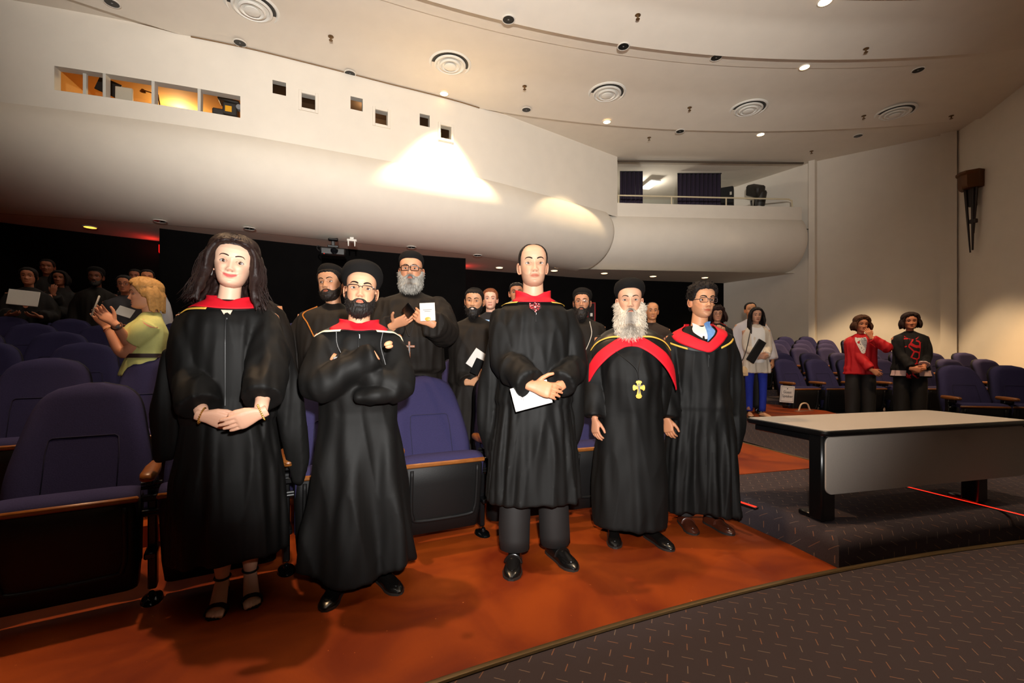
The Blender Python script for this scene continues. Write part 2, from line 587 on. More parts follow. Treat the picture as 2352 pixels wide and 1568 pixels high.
        if sp.get('locks'):
            lm = MB().add(W, keep)
            if True:
                lm = MB()
                for lk in sp['locks']:
                    lm.tube(lk[0], lk[1], 9, 'round', flat=lk[2], n=12)
            LV, LF, LN = remesh(lm, .0055 if fine else .009, 3, .5)
            q = LV * np.array([1, 1, .09])
            LV = LV + LN * (.0035 * vnoise(q, 330, 2) + .003 * vnoise(q, 170, 5) + .0015 * vnoise(q, 700, 7))[:, None]
            hb.add(X(LV), LF)
            for lk in sp.get('wisps', []):
                hb.tube(X(lk[0]), lk[1], 4, True, flat=lk[2], n=10)
        if hs.get('curls'):
            r = np.random.RandomState(4)
            idx = np.where(m > .6)[0]
            for i in r.choice(idx, hs['curls']):
                p = W[i]; n_ = N[i]; t1 = np.cross(n_, r.normal(size=3)); t1 /= np.linalg.norm(t1)
                t2 = np.cross(n_, t1); a = np.linspace(0, 4.2, 8); rr = .006 + .004 * r.rand()
                pts = p + n_ * .002 + rr * (np.cos(a)[:, None] * t1 + np.sin(a)[:, None] * t2 * .6) + n_ * (a * .0012)[:, None]
                hb.tube(X(pts), np.linspace(.0034, .0012, 8), 5)
        hb.build('hair', hair_mat(hc, hs.get('rough', .55)), root, angle=None)
    bs = sp.get('beard')
    if bs:
        m = beard_mask(H, V, ph, z, bs.get('top', 0))
        low = sstep(-.045, -.105, z)
        deg = np.degrees(ph)
        th = bs.get('th', .01)
        st = 1 + .35 * vnoise(V, 260, 4) + .3 * vnoise(V, 520, 6)
        W = V + N * (th * st * m * (.35 + .65 * low) - .004 * (1 - m))[:, None]
        drop = bs.get('drop', 0.0)
        fr = sstep(100, 40, deg)
        W[:, 2] -= drop * m * low * fr * (1 + .12 * vnoise(V, 120, 12))
        W[:, 1] -= bs.get('fwd', 0.0) * m * low * fr
        W[:, 0] *= 1 + bs.get('flare', 0.0) * m * low
        keep = [q for q in f if max(m[i] for i in q) > .02]
        bc = np.array(lin(bs.get('rgb', hc))); bc2 = np.array(lin(bs.get('rgb2', bs.get('rgb', hc))))
        mix = gs(V[:, 0], .02) * sstep(-.108, -.085, z) * .85
        cc = bc * (1 - mix[:, None]) + bc2 * mix[:, None]
        bb = MB().add(X(W), keep, 0, cc)
        ns = bs.get('strands', 0)
        if ns:
            r = np.random.RandomState(5)
            idx = np.where(m > .5)[0]
            for i in r.choice(idx, ns):
                p = W[i]; L = bs.get('len', .02) * (.5 + r.rand()) * (.3 if (z[i] > -.08 and abs(V[i, 0]) < .034) else 1)
                d = N[i] * .8 + np.array([0, -.2, -1.0]) * (.3 + low[i])
                d /= np.linalg.norm(d)
                q = np.cross(d, r.normal(size=3)); q /= np.linalg.norm(q)
                t = np.linspace(0, 1, 5)
                pts = p - d * .003 + d * (t * L)[:, None] + q * (np.sin(t * 5 + r.rand() * 6) * L * .16)[:, None]
                sh = .65 + .7 * r.rand()
                bb.tube(X(pts), np.linspace(bs.get('sr', .0016), .0005, 5), 3, True, col=np.minimum(cc[i] * sh, .9))
        bb.build('beard', mat('beard_hair', attr='Col', rough=.62, noise_s=150, bump=.25), root, cols=True, angle=None)
    ht = sp.get('hat')
    if ht is not None:
        k = ht.get('r', 1.0); hh = ht.get('h', 1.0)
        prof = ht.get('prof') or [(.080, -.004), (.086, 0), (.094, .010), (.101, .027), (.101, .046), (.093, .064), (.074, .077), (.045, .083), (.0, .085)]
        Mx = Matrix.Translation((0, .012, ht.get('z', .052))) @ Euler((math.radians(-ht.get('tilt', 13)), 0, math.radians(ht.get('roll', 0)))).to_matrix().to_4x4()
        hb = MB().lathe([(a * k, b * hh) for a, b in prof], 40, np.array(Mx), sx=.95, sy=1.08)
        hv = (hb.v[0] - np.array(Mx)[:3, 3]) @ np.array(Mx)[:3, :3]
        fr_ = np.clip(-hv[:, 1] / .1, -1, 1)
        hv[:, 2] -= ht.get('drop', .042) * (.5 - .5 * fr_) * np.clip(1 - hv[:, 2] / (.085 * hh), 0, 1)
        hb.v = [X(hv @ np.array(Mx)[:3, :3].T + np.array(Mx)[:3, 3])]
        hb.build('cap', ht.get('mat') or mat('cap_felt', (20, 18, 17), .9, spec=.2, noise_s=300, noise_a=.3, bump=.15), root, angle=None, label=ht.get('label', 'round black clerical cap'))
    gl = sp.get('glasses')
    if gl is not None:
        g = MB(); lens = MB()
        hw, hh, fr = gl.get('hw', .025), gl.get('hh', .0155), gl.get('fr', .0016)
        zc = gl.get('z', -.002)
        y0 = float(H.y(0.0, .006)) - .006
        for sd in (-1, 1):
            a = np.linspace(0, 2 * np.pi, 29)
            ex = 2 / gl.get('sq', 4.0)
            px = sd * .0335 + hw * np.sign(np.cos(a)) * np.abs(np.cos(a)) ** ex
            pz = zc + hh * np.sign(np.sin(a)) * np.abs(np.sin(a)) ** ex
            py = y0 + 2.2 * px ** 2 - .002
            lp = np.stack([px, py, pz], 1)
            if gl.get('rimless'):
                g.tube(X(lp[0:15]), fr, 6)
            else:
                g.tube(X(lp), fr, 6)
            lens.add(X(np.vstack([lp[:-1], [[sd * .0335, y0 - .003 + 2.2 * .0335 ** 2, zc]]])), [(i, (i + 1) % 28, 28) for i in range(28)])
            wx = float(H.w(np.array(0.0)))
            g.tube(X(np.array([[sd * (.0335 + hw), y0 + 2.2 * (.0335 + hw) ** 2, zc + .005], [sd * (wx + .004), y0 + .035, zc + .006], [sd * (wx + .006), .012, zc + .006], [sd * (wx + .006), .03, zc - .015]])), fr * 1.1, 6, n=12)
        g.tube(X(np.array([[-.010, y0 - .001, zc + .004], [0, y0 - .004, zc + .007], [.010, y0 - .001, zc + .004]])), fr, 6, n=7)
        go = g.build('glasses', mat('frame_%d_%d_%d' % tuple(gl.get('rgb', (20, 18, 18))), gl.get('rgb', (20, 18, 18)), .3, metal=gl.get('metal', 0)), root)
        lens.build('lens', glass_mat(), go, recalc=False)
    return H, X

def glass_mat():
    if 'lens_glass' in MATS:
        return MATS['lens_glass']
    m = bpy.data.materials.new('lens_glass'); m.use_nodes = True
    nt = m.node_tree; nt.nodes.clear()
    o = nt.nodes.new('ShaderNodeOutputMaterial')
    t = nt.nodes.new('ShaderNodeBsdfTransparent'); g = nt.nodes.new('ShaderNodeBsdfGlossy')
    g.inputs['Roughness'].default_value = .03
    mx = nt.nodes.new('ShaderNodeMixShader'); fr = nt.nodes.new('ShaderNodeFresnel'); fr.inputs['IOR'].default_value = 1.5
    nt.links.new(fr.outputs[0], mx.inputs[0]); nt.links.new(t.outputs[0], mx.inputs[1]); nt.links.new(g.outputs[0], mx.inputs[2])
    nt.links.new(mx.outputs[0], o.inputs[0])
    MATS['lens_glass'] = m
    return m

def sweep_locks(r=.016, seed=1, part=.006, n=13, low=-.04, out=.0, dy=0.0):
    """locks combed from the parting over the crown down to the temples"""
    rr = np.random.RandomState(seed); res = []
    for sd in (-1, 1):
        for k in range(n):
            t = k / (n - 1)
            y0 = -.080 + .13 * t
            zt = float(np.interp(y0, [-.095, -.08, -.05, 0, .05], [.075, .092, .108, .116, .112]))
            ys = -.075 + .15 * t + dy * (1 - t)
            xs = .078 + .012 * math.sin(math.pi * t)
            p = [(part * sd + .004 * rr.normal(), y0, zt + .004), (sd * .040, y0 - .012 * (1 - t), zt + .010 - .012), (sd * .070, ys * .9 - .006, .072 + .01 * t),
                 (sd * (xs + .014 + out), ys, .022), (sd * (xs + .018 + out), ys + .008, low)]
            res.append((np.array(p), [r * .55, r * .95, r, r, r * .9], .8))
    return res
# ---------------------------------------------------------------- hands, clothes, people
_HAND = {}
def hand_mesh(side, curl=(.25, .3, .2), spread=.06, thumb=(.5, .2), vox=.003, per=None, gen=None):
    """wrist at origin, fingers +y, back of the hand +z; side=+1 left hand (thumb +x), -1 right hand"""
    key = (side, tuple(curl), spread, tuple(thumb), vox, tuple(map(tuple, per)) if per else None)
    if key in _HAND:
        return _HAND[key]
    mb = MB()
    def ring(y, a, b, x=0, z=0):
        t = np.arange(18) * 2 * np.pi / 18
        return np.stack([x + a * np.sign(np.cos(t)) * np.abs(np.cos(t)) ** .8, np.full(18, y), z + b * np.sign(np.sin(t)) * np.abs(np.sin(t)) ** .8], 1)
    sx = side
    mb.loft([ring(-.03, .024, .020), ring(-.015, .0265, .0205), ring(0, .027, .019), ring(.02, .033, .018, sx * .003, -.002), ring(.05, .040, .0165, sx * .002, -.002),
             ring(.075, .0415, .0145), ring(.092, .040, .012), ring(.099, .035, .008)])
    ln = [.073, .081, .075, .06]; xk = [.030, .0105, -.0095, -.028]; rad = [.0092, .0095, .009, .008]
    for k in range(4):
        c = per[k] if per else curl
        p = np.array([sx * xk[k], .086 - abs(k - 1.2) * .004, .001])
        a = spread * (1.4 - k) * sx
        base = np.array([math.sin(a), math.cos(a), 0])
        pts = [p - base * .02, p]; ang = 0
        for j, fr in enumerate((.46, .30, .24)):
            ang += c[j]
            d = base * math.cos(ang) + np.array([0, 0, -1.0]) * math.sin(ang)
            p = p + d * ln[k] * fr
            pts.append(p)
        r = rad[k] * np.array([1.02, 1.05, .98, .9, .74])
        for j in range(len(pts) - 1):
            mb.tube([pts[j], pts[j + 1]], [r[j], r[j + 1]], 10, 'round')
    p = np.array([sx * .020, .018, -.006])
    d0 = np.array([sx * math.sin(thumb[0] + .25), math.cos(thumb[0] + .25), -thumb[1]]); d0 /= np.linalg.norm(d0)
    d1 = np.array([sx * math.sin(thumb[0]), math.cos(thumb[0]), -thumb[1] * 1.2]); d1 /= np.linalg.norm(d1)
    d2 = np.array([sx * math.sin(thumb[0] - .3), math.cos(thumb[0] - .3), -thumb[1] * 1.3]); d2 /= np.linalg.norm(d2)
    q1 = p + d0 * .040; q2 = q1 + d1 * .034; q3 = q2 + d2 * .024
    mb.tube([p, q1], [.014, .0125], 10, 'round').tube([q1, q2], [.0115, .0102], 10, 'round').tube([q2, q3], [.0102, .0080], 10, 'round')
    _HAND[key] = remesh(mb, vox, 2, .5)[:2]
    return _HAND[key]

def basis(f, n):
    """matrix whose +y is finger direction f and whose -z is palm direction n"""
    y = Vector(f).normalized(); z = -Vector(n)
    z = (z - y * z.dot(y)).normalized(); x = y.cross(z)
    return Matrix((x, y, z)).transposed()

def ik(S, W, l1, l2, hint):
    S, W, hint = np.array(S, float), np.array(W, float), np.array(hint, float)
    d = W - S; L = np.linalg.norm(d)
    L2 = min(L, (l1 + l2) * .995)
    a = (l1 * l1 - l2 * l2 + L2 * L2) / (2 * L2)
    h = math.sqrt(max(l1 * l1 - a * a, 0))
    u = d / L
    hp = hint - u * np.dot(hint, u); hp /= max(np.linalg.norm(hp), 1e-6)
    return S + u * a + hp * h

class Torso:
    def __init__(s, tab, e=2.3, pleat=0.0, npl=15, seed=1, s0=1.0, wave=0.0):
        t = np.array(sorted([tuple(r) + (0,) * (4 - len(r)) for r in tab]))
        s.z, s.a, s.b, s.y0 = t[:, 0] * s0, t[:, 1] * s0, t[:, 2] * s0, t[:, 3] * s0
        s.e = 2 / e; s.pl, s.npl, s.seed = pleat, npl, seed
        r = np.random.RandomState(seed)
        s.k = [(npl * (.55 + .9 * r.rand()), r.rand() * 6.28, r.normal() * .6, .4 + r.rand()) for _ in range(6)]
        s.zt, s.zb = s.z[-1], s.z[0]; s.wave = wave
    def pt(s, ph, z, off=0.0):
        ph = np.asarray(ph, float); z = np.broadcast_to(np.asarray(z, float), ph.shape)
        a = np.interp(z, s.z, s.a); b = np.interp(z, s.z, s.b); y0 = np.interp(z, s.z, s.y0)
        f = 0
        if s.pl:
            g = (s.zt - z) / (s.zt - s.zb)
            am = s.pl * sstep(.12, .9, g)
            # periodic folds
            for (k, p, dr, w) in s.k:
                f = f + w * np.sin(np.round(k) * ph + p + dr * 3 * g)
            f = f / 3.0 * am
        x = (a + off + f) * np.sign(np.sin(ph)) * np.abs(np.sin(ph)) ** s.e
        c = np.cos(ph)
        y = y0 - (b + off + f) * np.sign(c) * np.abs(c) ** s.e
        zz = z + (s.wave * np.sin(3 * ph + s.seed) * sstep(.6, 1, (s.zt - z) / (s.zt - s.zb)) if s.wave else 0)
        return np.stack([x, y, zz], -1)
    def loft(s, mb, n=40, seg=72, m=0):
        ph = np.arange(seg) * 2 * np.pi / seg
        zs = s.zt - (s.zt - s.zb) * (np.linspace(0, 1, n) ** 1.25)
        mb.loft([s.pt(ph, np.full(seg, z)) for z in zs], True, True, m)

def drape(T, up, lo, off=.012, th=.006, n=28, m=5, mb=None, mi=0):
    """thin cloth lying on torso T between the edges up and lo, both lists of (angle deg, height)"""
    mb = mb or MB()
    up = resample(np.array([(a, z) for a, z in up]), n); lo = resample(np.array([(a, z) for a, z in lo]), n)
    out, inn = [], []
    for j in range(m + 1):
        t = j / m
        q = up * (1 - t) + lo * t
        out.append(T.pt(np.radians(q[:, 0]), q[:, 1], off)); inn.append(T.pt(np.radians(q[:, 0]), q[:, 1], off - th))
    O = np.array(out); I = np.array(inn)
    v = np.vstack([O.reshape(-1, 3), I.reshape(-1, 3)]); k = (m + 1) * n; f = []
    for j in range(m):
        for i in range(n - 1):
            a = j * n + i
            f.append((a, a + 1, a + n + 1, a + n)); f.append((k + a, k + a + n, k + a + n + 1, k + a + 1))
    for i in range(n - 1):
        f.append((i, k + i, k + i + 1, i + 1)); a = m * n + i
        f.append((a, a + 1, k + a + 1, k + a))
    for j in range(m):
        a = j * n; f.append((a, a + n, k + a + n, k + a)); a = j * n + n - 1
        f.append((a, k + a, k + a + n, a + n))
    mb.add(v, f, mi)
    return mb

MALE = [(1.478, .060, .062, .030), (1.46, .082, .070, .028), (1.44, .120, .078, .02), (1.415, .165, .088, .012), (1.385, .195, .10, .006), (1.33, .207, .113, 0), (1.25, .203, .122, -.004), (1.10, .190, .122, -.004), (.98, .192, .126, 0), (.88, .20, .132, 0)]
def tabx(base, hem, wa=1.0, wb=1.0, belly=0.0, extra=()):
    out = [(z, a * (wa if z < 1.44 else 1), b * (wb if z < 1.44 else 1) + belly * math.exp(-((z - 1.08) / .16) ** 2), y - belly * .6 * math.exp(-((z - 1.08) / .16) ** 2)) for z, a, b, y in base]
    return out + list(extra) + list(hem)

def skin_mat():
    return mat('skin', attr='Col', rough=.48, spec=.4, noise_s=220, bump=.06)

NECK = [.135]
def person(label, X, Y, g, yaw, s, face, hp=(0, 0, 0), tab=None, gown=None, arms=(), legs=None, fine=True, hs=None, lift=0.0, pleat=0.012, npl=14, seed=1,
           sleeve=(.070, .078, .080), sleeve_len=1.0, vox=None, hem_wave=0.0, rough=.0075, inner_leg=.10, bare=False, head_off=(0, 0), e=2.3, shoulder=.178, group=None, name='person', panels=(), vfold=1.0):
    root = empty(name, (X, Y, g), math.radians(yaw), label, 'person', group)
    body = MB()
    th = math.radians(yaw)
    def loc(u, v, d):
        w = P(u, v, d) - Vector((X, Y, g))
        c, q = math.cos(-th), math.sin(-th)
        return np.array([w.x * c - w.y * q, w.x * q + w.y * c, w.z])
    T = Torso(tab or MALE, e, pleat, npl, seed, s, hem_wave * s)
    if lift:
        T.z = T.z + lift; T.zt += lift; T.zb += lift
    # head
    hs = hs or s
    piv = Vector((0, .03 * s, 1.50 * s + lift))
    Mh = Matrix.Translation(piv) @ Euler((math.radians(hp[1]), math.radians(hp[2]), math.radians(hp[0])), 'ZXY').to_matrix().to_4x4() @ Matrix.Translation((head_off[0], -.045 * s + head_off[1], NECK[0] * s)) @ Matrix.Scale(hs, 4)
    H, XH = add_face(root, body, Mh, face, fine)
    skin = np.array(lin(face['skin'])); hskin = np.array(lin(face.get('hand', face['skin'])))
    # inner torso and legs
    tb = MB(); Torso([(1.46, .06, .05, .03), (1.40, .15, .07, .01), (1.2, .16, .09, 0), (1.0, .15, .09, 0), (.9, .15, .09, 0)], 2.2, 0, 1, 1, s).loft(tb, 10, 20)
    for sd in (-1, 1):
        tb.tube([(sd * .085 * s, 0, .93 * s), (sd * .095 * s, 0, .52 * s), (sd * .10 * s, .01, inner_leg * s)], [.075 * s, .055 * s, .04 * s], 14, True, n=8)
    v = tb.arrays()[0]; v[:, 2] += lift
    body.add(v, tb.f, 0, skin)
    cloth = MB(); T.loft(cloth, 44 if fine else 26, 84 if fine else 44)
    info = dict(root=root, T=T, loc=loc, H=H, XH=XH, Mh=Mh, wr=[], el=[])
    for A in arms:
        sd = A['side']          # -1 viewer's left (anatomical right), +1 viewer's right
        S = np.array([sd * shoulder * s, .012, 1.378 * s + lift])
        W = A['w'](loc) if callable(A['w']) else np.array(A['w'], float)
        l1, l2 = .30 * s, .262 * s
        E = np.array(A['e'], float) if 'e' in A else ik(S, W, l1, l2, A.get('hint', (sd * .35, .9, -.2)))
        fd = np.array(A.get('f', W - E), float); fd /= np.linalg.norm(fd)
        hv, hf = hand_mesh(sd, A.get('curl', (.3, .35, .25)), A.get('spread', .05), A.get('thumb', (.45, .25)), .0032 if fine else .0055, A.get('per'))
        B = np.array(basis(fd, A.get('n', (0, 0, -1))))
        if not A.get('nohand'):
            body.add((hv * s * A.get('hs', 1.0)) @ B.T + W, hf, 0, hskin)
        ar = MB().tube([S, E, W - (W - E) * .04], [.05 * s, .042 * s, .027 * s] if not bare else [.058 * s, .047 * s, .026 * s], 14, True, n=14)
        body.add(ar.arrays()[0], ar.f, 0, hskin)
        r = np.array(A.get('sl', sleeve)) * s
        k = A.get('len', sleeve_len)
        Sd = S + np.array([-sd * .035, 0, -.004]) * s
        if k > .5:
            t = (k - .5) * 2
            End = E + (W - E) * t
            path = [Sd, S + (E - S) * .5, E, E + (End - E) * .5, End]
            rr = [r[0], (r[0] + r[1]) / 2 * 1.02, r[1], (r[1] + r[2]) / 2, r[2]]
        else:
            path = [Sd, S + (E - S) * k, S + (E - S) * k * 2]; rr = [r[0], r[1], r[2]]
        cloth.tube(path, rr, 22, True, n=18, flat=A.get('flat', 1.0))
        info['wr'].append(W); info['el'].append(E)
    for pn in panels:
        cloth.tube(pn[0], pn[1], 18, 'round', flat=pn[2], n=14)
    vox = vox or (.0085 if fine else .016)
    V, FA, N = remesh(cloth, vox, 3 if fine else 2, .5)
    if rough:
        st = V * np.array([1, 1, .14])
        d = rough * vfold * (1.1 * (1 - 2.2 * np.abs(vnoise(st, 50, seed))) + .9 * vnoise(st, 105, seed + 3) + .6 * vnoise(V * np.array([1, 1, .4]), 60, seed + 5)) * sstep(1.45 * s + lift, 1.34 * s + lift, V[:, 2])
        V = V + N * d[:, None]
    gmb = MB().add(V, FA, 0)
    go = gmb.build(gown.get('name', 'gown'), gown['mat'], root, angle=None, label=gown.get('label'), recalc=False)
    info['gown'] = go
    body.build('body', skin_mat(), root, cols=True, angle=None)
    if legs:
        tr = MB(); 
        for sd, (fx, fy, rot) in zip((-1, 1), legs.get('feet', ((-.10, 0, 0), (.10, 0, 0)))):
            if legs.get('trousers'):
                lr = legs.get('lr', (.095, .085, .07))
                t2 = MB().tube([(sd * .085 * s, 0, .92 * s), (sd * .09 * s + fx * .1, fy * .3, .52 * s), (fx, fy + .02, .075)], [lr[0] * s, lr[1] * s, lr[2] * s], 20, True, n=16)
                vv = t2.arrays()[0]
                vv = vv + (vnoise(vv * np.array([1, 1, 1.0]), 30, 4 + sd) * .006)[:, None] * np.array([1, 1, 0])
                tr.add(vv, t2.f)
            shoe(root, (fx, fy, 0), rot, legs.get('shoe', 'loafer'), legs.get('shoe_mat') or mat('black_leather', (16, 14, 13), .22), s * legs.get('size', 1))
        if legs.get('trousers'):
            tr.build('trousers', legs['trousers'], root, angle=None)
    return info

def shoe(root, at, rot, kind, m, s):
    """loafer with sole; toe towards -y"""
    mb = MB(); sl = MB(); st = MB()
    L, wd = .285 * s, .049 * s
    ys = np.linspace(0, 1, 16)
    def half(y):
        return wd * np.interp(y, [0, .06, .2, .35, .55, .72, .88, .97, 1], [.45, .72, .80, .80, .84, 1.0, .86, .52, .25])
    def top(y):
        return s * np.interp(y, [0, .05, .25, .42, .55, .7, .85, .97, 1], [.055, .072, .075, .072, .062, .050, .042, .030, .02])
    rings = []; so = []
    a = np.linspace(0, np.pi, 13)
    for y in ys:
        yy = .075 * s - y * L
        h = half(y); t = top(y)
        rr = np.stack([h * np.sign(np.cos(a)) * np.abs(np.cos(a)) ** .75, np.full(13, yy), .012 * s + (t - .012 * s) * np.abs(np.sin(a)) ** .75], 1)
        rings.append(np.vstack([rr, [[0, yy, .008 * s]]]))
        so.append(np.array([[h * 1.08, yy, .014 * s], [-h * 1.08, yy, .014 * s], [-h * 1.05, yy, 0], [h * 1.05, yy, 0]]))
    mb.loft(rings)
    sl.loft(so)
    # apron seam and strap
    ss = np.linspace(0, 1, 21)
    ap = []
    for q in ss:
        ang = math.pi * (q * 1.16 - .08)
        ap.append([wd * .62 * math.cos(ang), (.075 - .285 * (.58 + .31 * max(math.sin(ang), -.2))) * s, 0])
    for p in ap:
        y = (.075 * s - p[1]) / L
        h = float(half(y)); t = float(top(y))
        c = min(abs(p[0]) / h, .98)
        p[2] = .012 * s + (t - .012 * s) * (1 - c ** 2.6) ** .5 + .0005
    st.tube(ap, .0028 * s, 6)
    if kind == 'loafer':
        y = .52; h = float(half(y)); t = float(top(y))
        aa = np.linspace(.25, np.pi - .25, 11)
        st.tube(np.stack([h * np.cos(aa), np.full(11, .075 * s - y * L), .012 * s + (t - .010 * s) * np.abs(np.sin(aa)) ** .75], 1), .012 * s, 8, flat=.25)
    M = Matrix.Translation(at) @ Matrix.Rotation(math.radians(rot), 4, 'Z')
    for b in (mb, sl, st):
        b.xf(np.array(M))
    o = mb.build('shoe', m, root)
    sl.build('sole', mat('shoe_sole', (38, 34, 30), .6), o)
    st.build('seam', m, o)
    return o
# ---------------------------------------------------------------- the hall
C0 = np.array([6.1, -10.8])
def pol(R, th):
    """point at radius R and bearing th (deg) from the stage centre"""
    a = math.radians(th)
    return np.array([C0[0] + R * math.sin(a), C0[1] + R * math.cos(a)])

def plaster():
    return mat('white_plaster', (226, 217, 203), .85, noise_s=3, noise_a=.05, spec=.25)
def black_wall():
    return mat('black_wall', (10, 9, 9), .95, noise_s=4, noise_a=.3, spec=.1)

def concrete_mat():
    if 'stained_concrete' in MATS: return MATS['stained_concrete']
    m = mat('stained_concrete', (150, 60, 16), .5, spec=.28)
    nt = m.node_tree; b = nt.nodes['Principled BSDF']; L = nt.links.new
    tc = nt.nodes.new('ShaderNodeTexCoord')
    n1 = nt.nodes.new('ShaderNodeTexNoise'); n1.inputs['Scale'].default_value = 2.2; n1.inputs['Detail'].default_value = 8; n1.inputs['Distortion'].default_value = .8
    r1 = nt.nodes.new('ShaderNodeValToRGB')
    r1.color_ramp.elements[0].position = .3; r1.color_ramp.elements[0].color = lin((100, 30, 3)) + (1,)
    r1.color_ramp.elements[1].position = .72; r1.color_ramp.elements[1].color = lin((152, 64, 5)) + (1,)
    n2 = nt.nodes.new('ShaderNodeTexNoise'); n2.inputs['Scale'].default_value = 46; n2.inputs['Detail'].default_value = 3
    r2 = nt.nodes.new('ShaderNodeValToRGB'); r2.color_ramp.elements[0].position = .73; r2.color_ramp.elements[1].position = .78
    mx = nt.nodes.new('ShaderNodeMix'); mx.data_type = 'RGBA'
    mx.inputs[7].default_value = lin((206, 120, 60)) + (1,)
    L(tc.outputs['Object'], n1.inputs['Vector']); L(tc.outputs['Object'], n2.inputs['Vector'])
    L(n1.outputs['Fac'], r1.inputs['Fac']); L(n2.outputs['Fac'], r2.inputs['Fac'])
    L(r2.outputs['Color'], mx.inputs[0]); L(r1.outputs['Color'], mx.inputs[6]); L(mx.outputs[2], b.inputs['Base Color'])
    rr = nt.nodes.new('ShaderNodeMapRange'); rr.inputs['To Min'].default_value = .42; rr.inputs['To Max'].default_value = .72
    L(n1.outputs['Fac'], rr.inputs['Value']); L(rr.outputs['Result'], b.inputs['Roughness'])
    return m

def carpet_mat():
    if 'dash_carpet' in MATS: return MATS['dash_carpet']
    m = mat('dash_carpet', (58, 52, 54), .95, spec=.1)
    nt = m.node_tree; b = nt.nodes['Principled BSDF']; L = nt.links.new; N = nt.nodes.new
    tc = N('ShaderNodeTexCoord'); mp = N('ShaderNodeMapping'); mp.inputs['Rotation'].default_value = (0, 0, math.radians(20)); mp.inputs['Scale'].default_value = (14, 14, 14)
    L(tc.outputs['Object'], mp.inputs['Vector'])
    # use the x+z, y mapping so risers carry the dashes too
    sx = N('ShaderNodeSeparateXYZ'); L(mp.outputs['Vector'], sx.inputs[0])
    def math_(op, a, b_=None, c=None):
        n = N('ShaderNodeMath'); n.operation = op
        for i, v in enumerate((a, b_, c)):
            if v is None: continue
            if isinstance(v, (int, float)): n.inputs[i].default_value = v
            else: L(v, n.inputs[i])
        return n.outputs[0]
    y = math_('ADD', sx.outputs['Y'], sx.outputs['Z']); x = sx.outputs['X']
    # diagonal weave: cell parity chooses the dash direction
    fx = math_('FLOOR', x); fy = math_('FLOOR', y)
    lx = math_('SUBTRACT', math_('SUBTRACT', x, fx), .5); ly = math_('SUBTRACT', math_('SUBTRACT', y, fy), .5)
    par = math_('FLOORED_MODULO', math_('ADD', fx, fy), 2.0)
    ax = math_('ABSOLUTE', lx); ay = math_('ABSOLUTE', ly)
    a = math_('ADD', math_('MULTIPLY', ax, math_('SUBTRACT', 1.0, par)), math_('MULTIPLY', ay, par))
    c = math_('ADD', math_('MULTIPLY', ay, math_('SUBTRACT', 1.0, par)), math_('MULTIPLY', ax, par))
    dash = math_('MULTIPLY', math_('LESS_THAN', a, .30), math_('LESS_THAN', c, .026))
    dots = math_('GREATER_THAN', math_('SINE', math_('MULTIPLY', math_('ADD', x, y), 95.0)), -.45)
    dash = math_('MULTIPLY', dash, dots)
    n1 = N('ShaderNodeTexNoise'); n1.inputs['Scale'].default_value = 900; L(tc.outputs['Object'], n1.inputs['Vector'])
    r1 = N('ShaderNodeValToRGB'); r1.color_ramp.elements[0].position = .3; r1.color_ramp.elements[0].color = lin((36, 32, 38)) + (1,); r1.color_ramp.elements[1].position = .7; r1.color_ramp.elements[1].color = lin((86, 76, 78)) + (1,)
    L(n1.outputs['Fac'], r1.inputs['Fac'])
    wn = N('ShaderNodeTexWhiteNoise'); wn.noise_dimensions = '2D'
    cv = N('ShaderNodeCombineXYZ'); L(fx, cv.inputs[0]); L(fy, cv.inputs[1]); L(cv.outputs[0], wn.inputs['Vector'])
    r2 = N('ShaderNodeValToRGB'); r2.color_ramp.elements[0].color = lin((134, 120, 108)) + (1,); r2.color_ramp.elements[1].color = lin((156, 104, 72)) + (1,)
    L(wn.outputs['Value'], r2.inputs['Fac'])
    mx = N('ShaderNodeMix'); mx.data_type = 'RGBA'
    L(dash, mx.inputs[0]); L(r1.outputs['Color'], mx.inputs[6]); L(r2.outputs['Color'], mx.inputs[7]); L(mx.outputs[2], b.inputs['Base Color'])
    bp = N('ShaderNodeBump'); bp.inputs['Strength'].default_value = .4; bp.inputs['Distance'].default_value = .004
    L(n1.outputs['Fac'], bp.inputs['Height']); L(bp.outputs['Normal'], b.inputs['Normal'])
    return m

def sector(mb, R0, R1, t0, t1, z0, z1, n=40):
    """annular slab"""
    ts = np.linspace(t0, t1, n)
    rings = []
    for t in ts:
        a, b = pol(R0, t), pol(R1, t)
        rings.append(np.array([[a[0], a[1], z1], [b[0], b[1], z1], [b[0], b[1], z0], [a[0], a[1], z0]]))
    mb.loft(rings, True, True)
    return mb

ROW0, PITCH, RISE = 15.2, 1.05, .13
FAS = np.array([(-11.6, 6.55), (-8.3, 7.38), (-6.37, 7.97), (-5.1, 8.44), (-4.06, 8.92), (-2.73, 9.56), (-.85, 10.47), (.75, 11.58), (2.0, 12.5), (3.08, 13.3)])
FASD = resample(FAS, 160)
FASU = CX + F * FASD[:, 0] / FASD[:, 1]
def fas(u):
    return np.array([np.interp(u, FASU, FASD[:, 0]), np.interp(u, FASU, FASD[:, 1])])
def fas_z(u, v):
    return CH - (v - CY) / F * fas(u)[1]
SOF = 3.74

